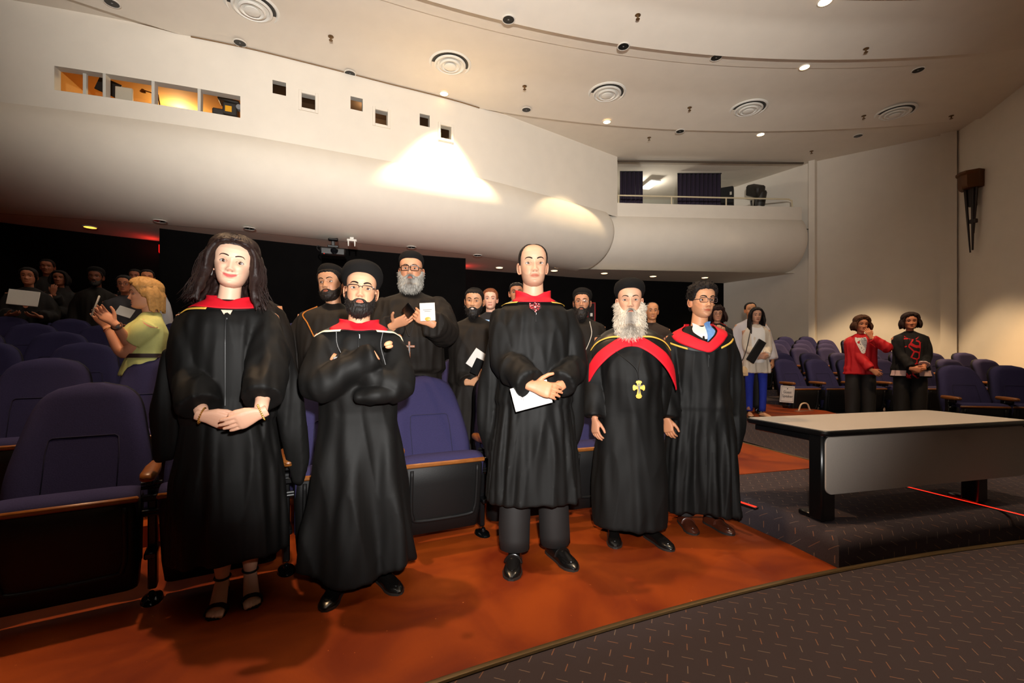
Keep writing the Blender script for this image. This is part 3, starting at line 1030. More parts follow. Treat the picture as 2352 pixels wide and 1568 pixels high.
def ceil_prof():
    return [(4, 7.4), (12, 7.3), (15.5, 7.2), (18.22, 7.02), (18.225, 7.10), (18.9, 7.08), (19.63, 6.92), (19.635, 6.99), (20.02, 7.0), (20.025, 7.015), (21.2, 7.03), (22.42, 6.91), (22.425, 6.965), (22.85, 6.97), (24.5, 7.0), (31, 6.98)]
def ceil_z(x, y):
    R = math.hypot(x - C0[0], y - C0[1]); p = ceil_prof()
    return float(np.interp(R, [a for a, b in p], [b for a, b in p]))
def ceil_at(u, v):
    z = 6.97
    for _ in range(5):
        d = (z - CH) * F / (CY - v); x = (u - CX) / F * d
        z = ceil_z(x, d)
    return np.array([x, d, z])
def sof_at(u, v):
    d = (SOF - CH) * F / (CY - v)
    return np.array([(u - CX) / F * d, d, SOF])

def belly(name, pts, nrm, cap=None, w=1.30, h=.96, zc=4.70, back=1.02, t0=-38.0, side=.45):
    ts = np.radians(np.linspace(t0, 90, 26))
    cols = []
    for p, n in zip(pts, nrm):
        cols.append(np.stack([p[0] + n[0] * (w * np.cos(ts) - back), p[1] + n[1] * (w * np.cos(ts) - back), zc - h * np.sin(ts)], 1))
    if cap:
        p, n = pts[-1], nrm[-1]; t = np.array([-n[1], n[0]])
        if t[0] < 0: t = -t
        for ph in np.radians(np.linspace(8, 120, 16)):
            rad = w * np.cos(ts)
            cols.append(np.stack([p[0] - n[0] * back + n[0] * rad * math.cos(ph) + t[0] * side * rad / w * math.sin(ph),
                                  p[1] - n[1] * back + n[1] * rad * math.cos(ph) + t[1] * side * rad / w * math.sin(ph), zc - h * np.sin(ts)], 1))
    mb = MB(); mb.loft(cols, False, False)
    return mb.build(name, plaster(), kind='structure', angle=None)

def build_room():
    # floors
    sector(MB(), 13.98, 15.95, -62, -17.75, -.2, 0, 60).build('floor', concrete_mat(), kind='structure', angle=30)
    for k in range(1, 10):
        sector(MB(), ROW0 + .75 + PITCH * (k - 1), ROW0 + .75 + PITCH * k, -62, -15.2 if k > 2 else -17.75 + .0, -.2, RISE * k, 50).build('floor_row', concrete_mat(), kind='structure', angle=30)
    sector(MB(), 5, 13.95, -60, 30, -.25, 0, 80).build('floor_carpet', carpet_mat(), kind='structure', angle=30)
    # metal edging strip, half round
    ts = np.linspace(-58, 26, 120)
    MB().tube([np.append(pol(13.965, t), .004) for t in ts], .016, 8, True, flat=.6).build('trim_1', mat('bronze_strip', (112, 92, 62), .35, metal=.6), kind='structure')
    # aisle landing with rounded nosing
    z1 = .175; r = .085
    inner = [pol(13.98, t) for t in np.linspace(-18.05, 22, 60)]
    out_l = [pol(R, -17.75) for R in np.linspace(14.0, 16.0, 12)]
    def ringpts(off, z):
        res = []
        for t in np.linspace(-17.9 + off / 14 * 57.3, -7.5, 60):
            p = pol(13.985 + off, t); res.append((p[0], p[1], z))
        for t in (-7.5,):
            p = pol(16.4, t); res.append((p[0], p[1], z))
        for R in np.linspace(16.0, 14.3 + off, 14):
            p = pol(R, -17.78 + off / 15 * 57.3); res.append((p[0], p[1], z))
        return np.array(res)
    rings = [ringpts(.0, -.1), ringpts(.0, z1 - r)]
    for a in np.linspace(15, 90, 6):
        ra = math.radians(a)
        rings.append(ringpts(r * (1 - math.cos(ra)), z1 - r + r * math.sin(ra)))
    lm = MB(); lm.loft(rings, True, False)
    # top surface
    top = rings[-1]; k = len(top)
    cen = top.mean(0)
    lm.add(np.vstack([top, [np.append(pol(15.2, -13), z1)]]), [(i, (i + 1) % k, k) for i in range(k)])
    lm.build('floor_landing', carpet_mat(), kind='structure', angle=50)
    sector(MB(), 13.98, 18.3, -7.6, 26, -.2, .0, 40).build('floor_right', carpet_mat(), kind='structure', angle=30)
    sector(MB(), 15.9, 17.6, -17.75, -7.5, -.2, .170, 40).build('floor_landing', carpet_mat(), kind='structure', angle=30)
    # second row's concrete end, let into the landing, and the carpeted ramp beyond it
    p = [(1.25, 3.66), (1.83, 3.8), (2.74, 4.06), (2.87, 4.16), (2.62, 5.28), (2.3, 6.4), (.3, 6.2)]
    MB().prism(p, .10, .180).build('floor_row', concrete_mat(), kind='structure', angle=30)
    MB().tube([(2.89, 4.14, .182), (2.63, 5.28, .182), (2.36, 6.4, .182)], .012, 8, True, flat=.6).build('trim_2', mat('bronze_strip'), kind='structure')
    rm = MB()
    rm.add([(2.90, 4.15, .176), (5.0, 4.6, .176), (4.9, 6.55, .285), (2.75, 6.62, .285), (2.64, 5.28, .20)], [(0, 1, 2, 3, 4)])
    rm.build('floor_ramp', carpet_mat(), kind='structure', angle=30)
    MB().prism([(2.2, 6.62), (4.9, 6.55), (5.1, 7.4), (4.6, 9), (2.2, 9)], .0, .286).build('floor_row', concrete_mat(), kind='structure', angle=30)
    MB().tube([(2.3, 6.60, .289), (4.6, 6.54, .289)], .012, 8, True, flat=.6).build('trim_3', mat('bronze_strip'), kind='structure')
    # right block tiers
    for k in range(0, 7):
        y0 = 6.4 + .95 * k + .45
        MB().box(((4.4 + 12) / 2 + .25, y0 + 1.5, (.085 + .122 * k) / 2 - .1), (7.6, 3.2 - .4 * 0, .085 + .122 * k + .2), .002).build('floor_tier', carpet_mat(), kind='structure', angle=30) if k < 6 else None
    sector(MB(), 18.6, 22.0, -8, 20, -.3, .02, 20).build('floor_tier', carpet_mat(), kind='structure', angle=30)
    sector(MB(), 22.0, 30.0, -30, 20, -.3, .3, 20).build('floor_tier', carpet_mat(), kind='structure', angle=30)
    # red aisle lights
    red = mat('red_light', (255, 40, 20), .5, emit=(255, 36, 18), estr=1.6)
    def strip(a, b, w, lab):
        a, b = np.array(a), np.array(b); d = b - a; L = np.linalg.norm(d)
        root = empty('aisle_light', tuple((a + b) / 2), math.atan2(d[1], d[0]), lab, 'light', 'red aisle edge lights')
        MB().box((0, 0, .001), (L + .02, w + .012, .006), .002).build('channel', mat('black_plastic', (16, 16, 16), .5), root)
        MB().box((0, 0, .004), (L, w, .006), .002).build('diffuser', red, root)
    strip((1.515, 3.16, .177), (1.60, 2.985, .177), .022, 'short red aisle light strip beside the brown shoes')
    strip((2.98, 3.50, .177), (3.22, 2.70, .177), .012, 'long red aisle light strip on the carpet behind the table')
    # ceiling: revolved shallow waves
    ts = np.radians(np.linspace(-80, 52, 140)); pr = ceil_prof()
    rings = [np.stack([C0[0] + R * np.sin(ts), C0[1] + R * np.cos(ts), np.full(len(ts), z)], 1) for R, z in pr]
    dense = []
    for i in range(len(pr) - 1):
        n = 1 if pr[i + 1][0] - pr[i][0] < .1 else 5
        for j in range(n):
            t = j / n; dense.append(rings[i] * (1 - t) + rings[i + 1] * t)
    dense.append(rings[-1])
    cm = MB(); cm.loft(dense, False, False); cm.build('ceiling', plaster(), kind='structure', angle=25)
    # booth wall (upper balcony front) with window openings
    holes = []   # (u0,u1,z0,z1)
    holes.append((125, 552, 5.60, 6.0))
    SQ = [(626, 657, 187, 217, 0), (693, 724, 218, 250, 1), (805, 833, 224, 253, 0), (862, 890, 255, 286, 1), (964, 987, 263, 290, 0), (1012, 1036, 290, 319, 1)]
    for (u0, u1, v0, v1, fr) in SQ:
        um = (u0 + u1) / 2
        holes.append((u0, u1, fas_z(um, v1), fas_z(um, v0)))
    us = sorted(set([FASU[0], FASU[-1]] + [h[0] for h in holes] + [h[1] for h in holes] + list(np.linspace(FASU[0], FASU[-1], 70))))
    zs = sorted(set([5.24, 5.3, 7.08] + [h[2] for h in holes] + [h[3] for h in holes]))
    V = []; FA = []
    for u in us:
        p = fas(u)
        for z in zs: V.append((p[0], p[1], z))
    nz = len(zs)
    for i in range(len(us) - 1):
        for j in range(nz - 1):
            um, zm = (us[i] + us[i + 1]) / 2, (zs[j] + zs[j + 1]) / 2
            if any(h[0] < um < h[1] and h[2] < zm < h[3] for h in holes): continue
            FA.append((i * nz + j, (i + 1) * nz + j, (i + 1) * nz + j + 1, i * nz + j + 1))
    # end return wall of the booth beside the side balcony
    e = FASD[-1]
    V += [(e[0], e[1], 5.24), (e[0] + .05, e[1] + 3.0, 5.24), (e[0] + .05, e[1] + 3.0, 7.08), (e[0], e[1], 7.08)]
    k = len(V) - 4; FA.append((k, k + 1, k + 2, k + 3))
    MB().add(np.array(V), FA).build('wall_booth', plaster(), kind='structure', angle=30)
    # window reveals, mullions, rooms behind
    def off(u, d):
        p = fas(u); q = fas(u + 3) - fas(u - 3); q /= np.linalg.norm(q); n = np.array([-q[1], q[0]])
        return p + n * d
    fr = mat('window_paint', (196, 192, 182), .6)
    wn = 0
    for hi, h in enumerate(holes):
        rt = empty('window_%d' % (hi + 1), kind='structure')
        fm = MB(); d = .16 if hi == 0 else .14
        n = 24 if hi == 0 else 2
        uu = np.linspace(h[0], h[1], n)
        for z in (h[2], h[3]):
            fm.loft([np.array([np.append(off(u, -.004), z), np.append(off(u, d), z)]) for u in uu], False, False)
        for u in (h[0], h[1]):
            a, b = off(u, -.004), off(u, d)
            fm.add([np.append(a, h[2]), np.append(b, h[2]), np.append(b, h[3]), np.append(a, h[3])], [(0, 1, 2, 3)])
        fm.build('window_frame', fr, rt, angle=30)
        if hi == 0:
            for (ua, ub) in ((182, 190), (236, 243), (348, 355), (454, 461)):
                a, b, c, dd = off(ua, .10 if ua == 182 else -.002), off(ub, .10 if ua == 182 else -.002), off(ub, .15), off(ua, .15)
                MB().prism([a, b, c, dd], h[2], h[3]).build('mullion', fr, rt, angle=30)
        elif SQ[hi - 1][4]:
            um = (h[0] + h[1]) / 2
            q = fas(um + 3) - fas(um - 3); ang = math.atan2(q[1], q[0])
            wd = np.linalg.norm(off(h[1], 0) - off(h[0], 0)); zz = (h[2] + h[3]) / 2; hh = h[3] - h[2]
            p = fas(um)
            f2 = MB()
            R = np.array(Euler((0, 0, ang)).to_matrix())
            for (cx, cz, sx, sz) in ((-wd / 2 - .03, 0, .055, hh + .12), (wd / 2 + .03, 0, .055, hh + .12), (0, hh / 2 + .03, wd + .004, .055), (0, -hh / 2 - .03, wd + .004, .055)):
                f2.box(np.array([p[0], p[1], zz]) + R @ np.array([cx, -.012, cz]), (sx, .03, sz), .006, R)
            f2.build('casing', plaster(), rt, angle=30)
    # rooms behind the booth windows
    booth = mat('booth_wall', (196, 150, 84), .8, noise_s=3, noise_a=.1)
    dim = mat('porthole_room', (150, 118, 86), .9)
    def room(u0, u1, depth, z0, z1, m, name):
        uu = np.linspace(u0, u1, 14)
        b = MB()
        b.loft([np.array([np.append(off(u, .17), z0), np.append(off(u, depth), z0), np.append(off(u, depth), z1), np.append(off(u, .17), z1)]) for u in uu], False, False)
        for u in (u0, u1):
            a, c = off(u, .17), off(u, depth)
            b.add([np.append(a, z0), np.append(c, z0), np.append(c, z1), np.append(a, z1)], [(0, 1, 2, 3)])
        return b.build(name, m, kind='structure', angle=30)
    room(60, 585, 2.6, 5.2, 6.35, booth, 'wall_booth_room')
    room(600, 1060, 1.4, 5.3, 6.85, dim, 'wall_projection_room')
    # balcony belly and soffit
    tang = np.gradient(FASD, axis=0); tang /= np.linalg.norm(tang, axis=1, keepdims=True)
    nrm = np.stack([tang[:, 1], -tang[:, 0]], 1)
    kend = int(np.argmin(np.abs(FASD[:, 0] - 2.72)))
    belly('wall_balcony', FASD[:kend:2], nrm[:kend:2], True)
    sp = np.array([(1.3, 13.2), (2.6, 13.28), (4.5, 13.42), (6.5, 13.55), (8.0, 13.65), (8.72, 13.70)])
    spd = resample(sp, 30); tg = np.gradient(spd, axis=0); tg /= np.linalg.norm(tg, axis=1, keepdims=True)
    belly('wall_side_balcony', spd, np.stack([tg[:, 1], -tg[:, 0]], 1), True, w=1.22, back=.98, side=.16)
    pm = MB(); pm.loft([np.array([[p[0], p[1], 5.27], [p[0], p[1], 5.66], [p[0] + .0, p[1] + .16, 5.66], [p[0], p[1] + .16, 5.0]]) for p in spd if p[0] > 2.9], False, False)
    pm.build('wall_parapet', plaster(), kind='structure', angle=30)
    # flat soffit behind the bellies to the black wall
    so = MB()
    b1 = [p - n * 1.03 for p, n in zip(FASD[:kend:4], nrm[:kend:4])] + [(3.4, 14.4), (5, 14.5), (7, 14.55), (9.5, 14.65)]
    b2 = [(p[0] - 2.2, p[1] + 4.4) for p in b1]
    so.loft([np.array([[a[0], a[1], SOF], [c[0], c[1], SOF]]) for a, c in zip(b1, b2)], False, False)
    so.add([(2.0, 13.4, SOF - .002), (11, 14.3, SOF - .002), (11, 22, SOF - .002), (0, 22, SOF - .002)], [(0, 1, 2, 3)])
    so.build('ceiling_soffit', plaster(), kind='structure', angle=30)
    # black back wall with a projecting bay
    bw = MB()
    def arcwall(R, t0, t1, z0=-.2, z1=SOF + .3, n=24):
        bw.loft([np.array([np.append(pol(R, t), z0), np.append(pol(R, t), z1)]) for t in np.linspace(t0, t1, n)], False, False)
    def bear(x, y): return math.degrees(math.atan2(x - C0[0], y - C0[1]))
    tA, tB = bear(-7.1, 9.17), bear(-1.2, 11.9)
    arcwall(25.2, -70, tA); arcwall(23.9, tA, tB)
    bw.loft([np.array([np.append(a, -.2), np.append(a, SOF + .3)]) for a in (pol(23.9, tA), pol(25.2, tA))], False, False)
    bw.loft([np.array([np.append(a, -.2), np.append(a, SOF + .3)]) for a in (pol(23.9, tB), pol(25.35, tB))], False, False)
    a, b = pol(25.35, tB), np.array([7.44, 16.0])
    bw.loft([np.array([np.append(q, -.2), np.append(q, SOF + .3)]) for q in (a, (a + b) / 2 + np.array([-.15, .45]), b)], False, False)
    bw.build('wall_back', black_wall(), kind='structure', angle=30)
    # right wall in stepped panels with pilasters
    def wl(name, pts, z0=-.2, z1=7.15):
        m = MB(); m.loft([np.array([[q[0], q[1], z0], [q[0], q[1], z1]]) for q in pts], False, False); return m.build(name, plaster(), kind='structure', angle=30)
    wl('wall_right', [(6.9, 16.8), (7.44, 16.0), (8.98, 13.72)])
    wl('wall_right', [(9.10, 13.62), (11.28, 11.98)])
    wl('wall_right', [(11.52, 11.80), (10.95, 9.4), (10.3, 5.0), (9.6, 0), (9.0, -9.0)])
    wl('wall_pilaster', [(8.98, 13.72), (8.86, 13.60), (8.98, 13.50), (9.12, 13.60), (9.10, 13.62)])
    wl('wall_pilaster', [(11.28, 11.98), (11.18, 11.88), (11.44, 11.70), (11.52, 11.80)])
    wl('wall_left', [(-16.5, 4.0), (-12.5, -3.0), (-9, -9.0)])
    # side balcony room behind the parapet
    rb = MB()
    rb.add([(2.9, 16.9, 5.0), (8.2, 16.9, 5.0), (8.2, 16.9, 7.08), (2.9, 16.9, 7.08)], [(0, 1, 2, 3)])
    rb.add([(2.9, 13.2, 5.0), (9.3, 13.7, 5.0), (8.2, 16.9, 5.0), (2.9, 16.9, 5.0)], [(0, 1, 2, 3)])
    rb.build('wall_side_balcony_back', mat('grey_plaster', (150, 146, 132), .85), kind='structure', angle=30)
    bm_ = MB(); bm_.box((5.9, 13.5, 6.93), (5.6, .06, .05), .01, (0, 0, .03)); bm_.build('shadow_bar', mat('shadow_gap', (90, 78, 66), .8), kind='structure')  # solid bar whose brown stands in for shade over the balcony opening
    # thin tube, its brown standing in for the shadow gap between ceiling and booth wall
    ids = [i for i in range(len(FASD)) if 430 < FASU[i] < 1110]
    MB().tube([np.array([FASD[i][0], FASD[i][1] - .02, ceil_z(*FASD[i]) - .012]) for i in ids], .010, 6).build('shadow_line', mat('gap_shade_brown', (126, 96, 60), .6), kind='structure')

def build_fittings():
    n = 0
    blk = mat('black_baffle', (8, 7, 7), .25)
    rimm = mat('white_enamel', (222, 216, 206), .4)
    def can(p, r, lit, lab, grp, down=(0, 0, -1), strength=30, col=(255, 214, 150)):
        if p[2] > 5:
            p = np.array([p[0], p[1], min(ceil_z(p[0] + a, p[1] + b) for a in (-.1, 0, .1) for b in (-.1, 0, .1)) - .006])
        root = empty('ceiling_downlight', tuple(p), 0, lab, 'ceiling light', grp)
        MB().lathe([(r * 1.16, .004), (r * 1.16, -.006), (r * 1.0, -.010), (r * .96, .0)], 28).build('rim', rimm if not lit else rimm, root)
        MB().lathe([(r * .97, -.006), (r * .9, .002), (r * .5, .006), (0, .008)], 24).build('baffle', blk if not lit else mat('lamp_glow_%d' % strength, (255, 236, 200), .5, emit=col, estr=strength), root)
        if not lit:
            MB().ell((0, 0, -.002), (r * .18, r * .18, .010), None, 10, 6).build('bulb', mat('dark_bulb', (120, 120, 120), .1), root)
        return root
    dark = [((257, 4), 'unlit ceiling downlight above the booth windows at upper left'), ((551, 96), 'unlit ceiling downlight between large vent and booth windows'), ((804, 166), 'unlit ceiling downlight above the porthole windows'),
            ((1168, 43), 'unlit ceiling downlight at top centre of the ceiling'), ((1432, 98), 'unlit ceiling downlight on the ridge, second from centre'), ((1645, 131), 'unlit ceiling downlight on the ridge beside the lit one'),
            ((2109, 160), 'unlit ceiling downlight on the ridge at far right'), ((1209, 250), 'unlit ceiling downlight at the end of the booth wall joint'), ((1562, 296), 'unlit ceiling downlight above the side balcony curtains'), ((1971, 311), 'unlit ceiling downlight near the right wall pilaster')]
    for (u, v), lab in dark:
        p = ceil_at(u, v); can(p - np.array([0, 0, .004]), .10, False, lab, 'ceiling downlights')
    lit = [((1848, 153), 'lit ceiling downlight on the ridge', 12), ((1747, 308), 'lit ceiling downlight above the right end of the side balcony', 12), ((1394, 278), 'lit ceiling downlight between round vent and booth wall', 7),
           ((1020, 213), 'lit ceiling downlight close to the booth wall below a round vent', 5), ((1895, 2), 'brightest ceiling lamp at the top edge of the photo', 40)]
    for (u, v), lab, st in lit:
        p = ceil_at(u, v)
        can(p - np.array([0, 0, .004]), .088 if st < 20 else .1, True, lab, 'ceiling downlights', strength=st)
    # beams of the lit downlights
    p = ceil_at(1020, 213); lamp('downlight_beam', 'SPOT', (p[0] + .20, p[1] - .42, p[2] - .05), 1500, (1, .76, .44), .09, (p[0] + .0, p[1] - .46, 0), 75, .42)
    p = ceil_at(1394, 278); lamp('downlight_beam', 'SPOT', (p[0], p[1], p[2] - .06), 330, (1, .74, .42), .05, (p[0] - 1.0, p[1] + .3, 0), 70, .25)
    p = ceil_at(1747, 308); lamp('downlight_beam', 'SPOT', (p[0], p[1], p[2] - .06), 130, (1, .74, .45), .06, (p[0], p[1], 0), 70, .5)
    p = ceil_at(1848, 153); lamp('downlight_beam', 'SPOT', (p[0], p[1], p[2] - .06), 160, (1, .74, .45), .06, (p[0], p[1], 0), 74, .5)
    p = ceil_at(1895, 2); lamp('downlight_beam', 'SPOT', (p[0], p[1], p[2] - .06), 350, (1, .74, .45), .06, (p[0], p[1], 0), 100, .6)
    # wall washers near the right wall
    lamp('wall_washer_beam', 'SPOT', (8.75, 10.85, 6.9), 2200, (1, .70, .40), .12, (8.75, 10.85, 0), 60, .25)
    lamp('wall_washer_beam', 'SPOT', (8.5, 9.7, 6.9), 1800, (1, .56, .22), .12, (8.7, 9.7, 0), 56, .35)
    # round air diffusers
    for (u, v, w), lab in zip([(579, 18, 130), (1034, 147, 103), (1394, 214, 95), (1719, 250, 98), (2056, 259, 110)],
                              ['largest round ceiling vent at upper left', 'round ceiling vent above the bright wall spot', 'round ceiling vent, middle of the row of five', 'round ceiling vent right of middle', 'round ceiling vent nearest the right wall']):
        p = ceil_at(u, v); r = .42
        root = empty('ceiling_vent', tuple(p), 0, lab, 'vent', 'round ceiling vents')
        wm = mat('vent_white', (232, 230, 222), .45)
        for i, (ra, rb) in enumerate(((1.0, .82), (.74, .58), (.50, .36), (.28, .0))):
            z0 = -.008 - .02 * i
            MB().lathe([(r * ra, z0 + .012), (r * ra, z0), (r * (ra * .5 + rb * .5), z0 - .012), (r * rb, z0 + .02), (r * max(rb - .005, 0), z0 + .024)] if rb > 0 else [(r * ra, z0 + .012), (r * ra, z0), (r * ra * .6, z0 - .012), (0, z0 - .014)], 40).build('ring', wm, root)
        MB().lathe([(r * .9, .0), (r * .9, -.004), (0, -.004)], 32).build('duct', mat('duct_dark', (60, 58, 54), .7), root)
    for i, (u, v) in enumerate([(760, 84), (1205, 198), (1465, 35), (1584, 247), (1491, 316), (1989, 112), (1984, 266), (2185, 266), (1864, 347)]):
        p = ceil_at(u, v)
        lab = ['small ceiling sprinkler left of the round vent', 'small ceiling sprinkler left of the middle vent', 'small ceiling sprinkler at top of ceiling near centre', 'small ceiling sprinkler between middle vents', 'small ceiling sprinkler above the side balcony',
               'small ceiling sprinkler right of the bright lamp', 'small ceiling sprinkler left of the last vent', 'small ceiling sprinkler in the corner by the pilaster', 'small ceiling sprinkler above the right wall'][i]
        root = empty('sprinkler', tuple(p), 0, lab, 'sprinkler', 'ceiling sprinklers')
        bz = mat('brass_dark', (120, 92, 60), .4, metal=.6)
        MB().lathe([(.05, .0), (.05, -.006), (.015, -.012), (.012, -.05), (0, -.052)], 14).build('escutcheon', bz, root)
        MB().lathe([(.0, -.066), (.035, -.066), (.035, -.070), (0, -.071)], 12).tube([(.01, 0, -.05), (.018, 0, -.058), (.0, 0, -.066)], .003, 5).build('deflector', bz, root)
    # soffit lights
    for i, (u, v) in enumerate([(1147, 614), (1273, 621), (1388, 627), (1500, 634), (1619, 637), (207, 521)]):
        p = sof_at(u, v) - np.array([0, 0, .004])
        lab = 'lit soffit downlight under the balcony, ' + ['first of five right of centre', 'second of five right of centre', 'third of five right of centre', 'fourth of five right of centre', 'last of five by the right wall', 'orange one at far left'][i]
        can(p, .10, True, lab, 'soffit downlights', strength=6 if i < 5 else 3, col=(255, 206, 140) if i < 5 else (255, 180, 60))
        if i in (0, 2, 4):
            lamp('soffit_beam', 'SPOT', (p[0], p[1], p[2] - .05), 45, (1, .7, .4), .06, (p[0], p[1], 0), 90, .6)
    for i, (u, v) in enumerate([(367, 507), (573, 524), (945, 567), (1097, 586)]):
        p = sof_at(u, v) - np.array([0, 0, .004])
        root = can(p, .10, False, 'unlit soffit downlight under the balcony, ' + ['leftmost', 'above the long-haired woman', 'above the tall grey-bearded man', 'right of the tall grey-bearded man'][i], 'soffit downlights')
    lamp('booth_light', 'POINT', tuple(np.append(fas(300) + np.array([-.3, 1.6]), 6.15)), 42, (1, .76, .40), .1)
    lamp('projection_room_light', 'POINT', tuple(np.append(fas(830) + np.array([-.2, .9]), 6.7)), 4, (1, .75, .5), .1)
    lamp('side_balcony_lamp', 'POINT', (4.6, 15.2, 6.7), 38, (1, .93, .80), .1)
    # things seen in the booth
    def off(u, d):
        p = fas(u); q = fas(u + 3) - fas(u - 3); q /= np.linalg.norm(q); nn = np.array([-q[1], q[0]])
        return p + nn * d, math.atan2(q[1], q[0])
    cu = MB(); cu.loft([np.array([np.append(off(u, .2)[0], 5.55), np.append(off(u, 1.1)[0], 5.55), np.append(off(u, 1.1)[0], 5.595), np.append(off(u, .2)[0], 5.595)]) for u in np.linspace(110, 565, 12)], True, True); cu.build('trim_6', mat('counter_brown', (92, 60, 34), .6), kind='structure', angle=30)
    p, a = off(262, .35)
    rt = empty('monitor', (p[0], p[1], 5.60), a, 'pale back of a monitor behind the booth glass', 'monitor')
    MB().box((0, 0, .26), (.26, .05, .24), .012).build('case', mat('pale_plastic', (186, 178, 160), .5), rt); MB().box((0, .02, .08), (.05, .04, .16), .006).lathe([(.10, 0), (.10, .02), (.02, .03), (0, .03)], 16).build('stand', mat('pale_plastic'), rt)
    p, a = off(318, .8)
    rt = empty('desk_lamp', (p[0], p[1], 5.60), a, 'bent-arm desk lamp in the brightest booth window', 'lamp')
    MB().tube([(.08, 0, 0), (.0, 0, .56), (-.22, 0, .60)], .012, 8).build('arm', mat('lamp_brown', (110, 66, 20), .5), rt); MB().lathe([(.06, 0), (.06, .015), (0, .02)], 16, np.array(Matrix.Translation((.08, 0, 0)))).build('base', mat('lamp_brown'), rt)
    MB().lathe([(.02, .03), (.05, -.02), (.045, -.02), (.0, .02)], 14, np.array(Matrix.Translation((-.24, 0, .59)))).build('shade', mat('lamp_brown'), rt)
    p, a = off(520, .45)
    rt = empty('film_projector', (p[0], p[1], 5.60), a, 'dark projector with yellow label behind the last booth window', 'projector')
    dk = mat('equipment_dark', (44, 40, 36), .5)
    MB().box((0, 0, .28), (.24, .3, .24), .02).build('body', dk, rt); MB().box((-.02, -.02, .44), (.36, .3, .07), .02, (0, .12, 0)).build('hood', dk, rt); MB().box((-.19, -.02, .20), (.20, .24, .12), .02).build('base', dk, rt)
    MB().box((-.02, -.156, .27), (.11, .008, .11), .002).build('label_plate', mat('yellow_plate', (226, 160, 20), .5), rt); MB().lathe([(.05, 0), (.05, .1), (0, .1)], 16, np.array(Matrix.Translation((.16, -.1, .32)) @ Matrix.Rotation(math.pi / 2, 4, 'X'))).build('lens', mat('silver'), rt)
    p, a = off(212, .5)
    rt = empty('music_stand', (p[0], p[1], 5.60), a, 'black slanted panel in the left booth window', 'panel')
    MB().box((0, 0, .42), (.34, .03, .26), .006, (0, .35, 0)).build('board', mat('board_black', (14, 10, 9), .6), rt); MB().tube([(0, .02, .4), (0, .02, 0)], .014, 8).build('post', mat('board_black'), rt)
    p, a = off(884, .5)
    rt = empty('film_reel', (p[0], p[1], 6.02 - .25), a, 'brass reel gear behind the fourth porthole', 'reel')
    for dx in (-.08, .09):
        MB().lathe([(.08, -.01), (.08, .01), (.05, .012), (.05, -.012)], 20, np.array(Matrix.Translation((dx, 0, .12 + .3 * dx)) @ Matrix.Rotation(math.pi / 2, 4, 'X'))).build('wheel', mat('gold', (222, 170, 80), .25, metal=1), rt)
    MB().tube([(0, .03, -.3), (0, .03, .15)], .015, 8).build('stand', dk, rt)
    # ceiling projector and access point under the soffit
    s = sof_at(765, 543)
    rt = empty('ceiling_projector', (s[0], s[1], SOF - .36), math.radians(20), 'black video projector hanging from the soffit', 'projector')
    bk = mat('projector_black', (22, 22, 23), .35)
    MB().box((0, 0, .0), (.50, .42, .17), .03).build('body', bk, rt); MB().lathe([(.075, 0), (.075, .05), (.055, .055), (.05, .03), (0, .028)], 24, np.array(Matrix.Translation((0.03, -.2, .01)) @ Matrix.Rotation(math.pi / 2, 4, 'X'))).build('lens', mat('lens_black', (10, 10, 14), .08), rt)
    MB().box((0, 0, .13), (.22, .2, .05), .01).box((0, 0, .20), (.07, .07, .12), .01).box((0, 0, .29), (.20, .12, .05), .02).tube([(-.1, 0, .28), (.1, 0, .32)], .02, 8).build('mount', bk, rt)
    MB().tube([(-.26, -.1, .0), (-.31, -.1, .05), (-.30, -.1, .11), (-.25, -.1, .10)], .012, 8, n=12).build('handle', bk, rt)
    MB().ell((-.17, -.212, -.06), (.008, .004, .008)).build('indicator', mat('red_light', (255, 40, 20), .5, emit=(255, 36, 18), estr=1.6), rt)
    s = sof_at(808, 545)
    rt = empty('wireless_access_point', (s[0], s[1], SOF - .08), math.radians(20), 'white wireless access point with short antennas beside the projector', 'access point')
    wp = mat('white_plastic', (225, 222, 214), .4)
    MB().box((0, 0, 0), (.2, .2, .05), .012).build('body', wp, rt); MB().box((0, 0, .05), (.08, .08, .06), .006).build('bracket', wp, rt)
    for x in (-.07, .06): MB().tube([(x, -.08, -.02), (x, -.08, -.12)], [.018, .012], 10, 'round').build('antenna', wp, rt)
    # side balcony curtains, rail, speaker, follow spot
    cur = mat('purple_curtain', (44, 34, 52), .9)
    def curtain(u0, u1, d, z0, z1, lab):
        x0, x1 = (u0 - CX) / F * d, (u1 - CX) / F * d
        root = empty('curtain', ((x0 + x1) / 2, d, z0), 0, lab, 'curtain', 'side balcony curtains')
        w = (x1 - x0) / 2; nx = 70
        xs = np.linspace(-w, w, nx)
        b = MB(); b.loft([np.array([[x, .04 * math.sin(x * 46), 0], [x * .995, .03 * math.sin(x * 46 + .5), z1 - z0], [x * .995, .03 * math.sin(x * 46 + .5) + .012, z1 - z0], [x, .04 * math.sin(x * 46) + .012, 0]]) for x in xs], True, True)
        b.build('cloth', cur, root, angle=None)
        MB().tube([(-w, .0, z1 - z0), (w, 0, z1 - z0)], .02, 8).build('rod', mat('black_plastic', (16, 16, 16), .5), root)
    curtain(1424, 1476, 14.2, 5.02, 6.93, 'narrow dark purple curtain at the left end of the side balcony')
    curtain(1556, 1657, 14.4, 5.02, 6.95, 'wide dark purple curtain hanging in the middle of the side balcony')
    root = empty('balcony_rail', (3.1, 13.38, 5.66), math.radians(3.6), 'cream tubular rail along the side balcony parapet', 'railing')
    rl = mat('cream_paint', (214, 200, 168), .4)
    MB().tube([(0, 0, .24), (5.25, 0, .24), (5.34, 0, .2), (5.36, 0, 0)], .022, 10).build('handrail', rl, root)
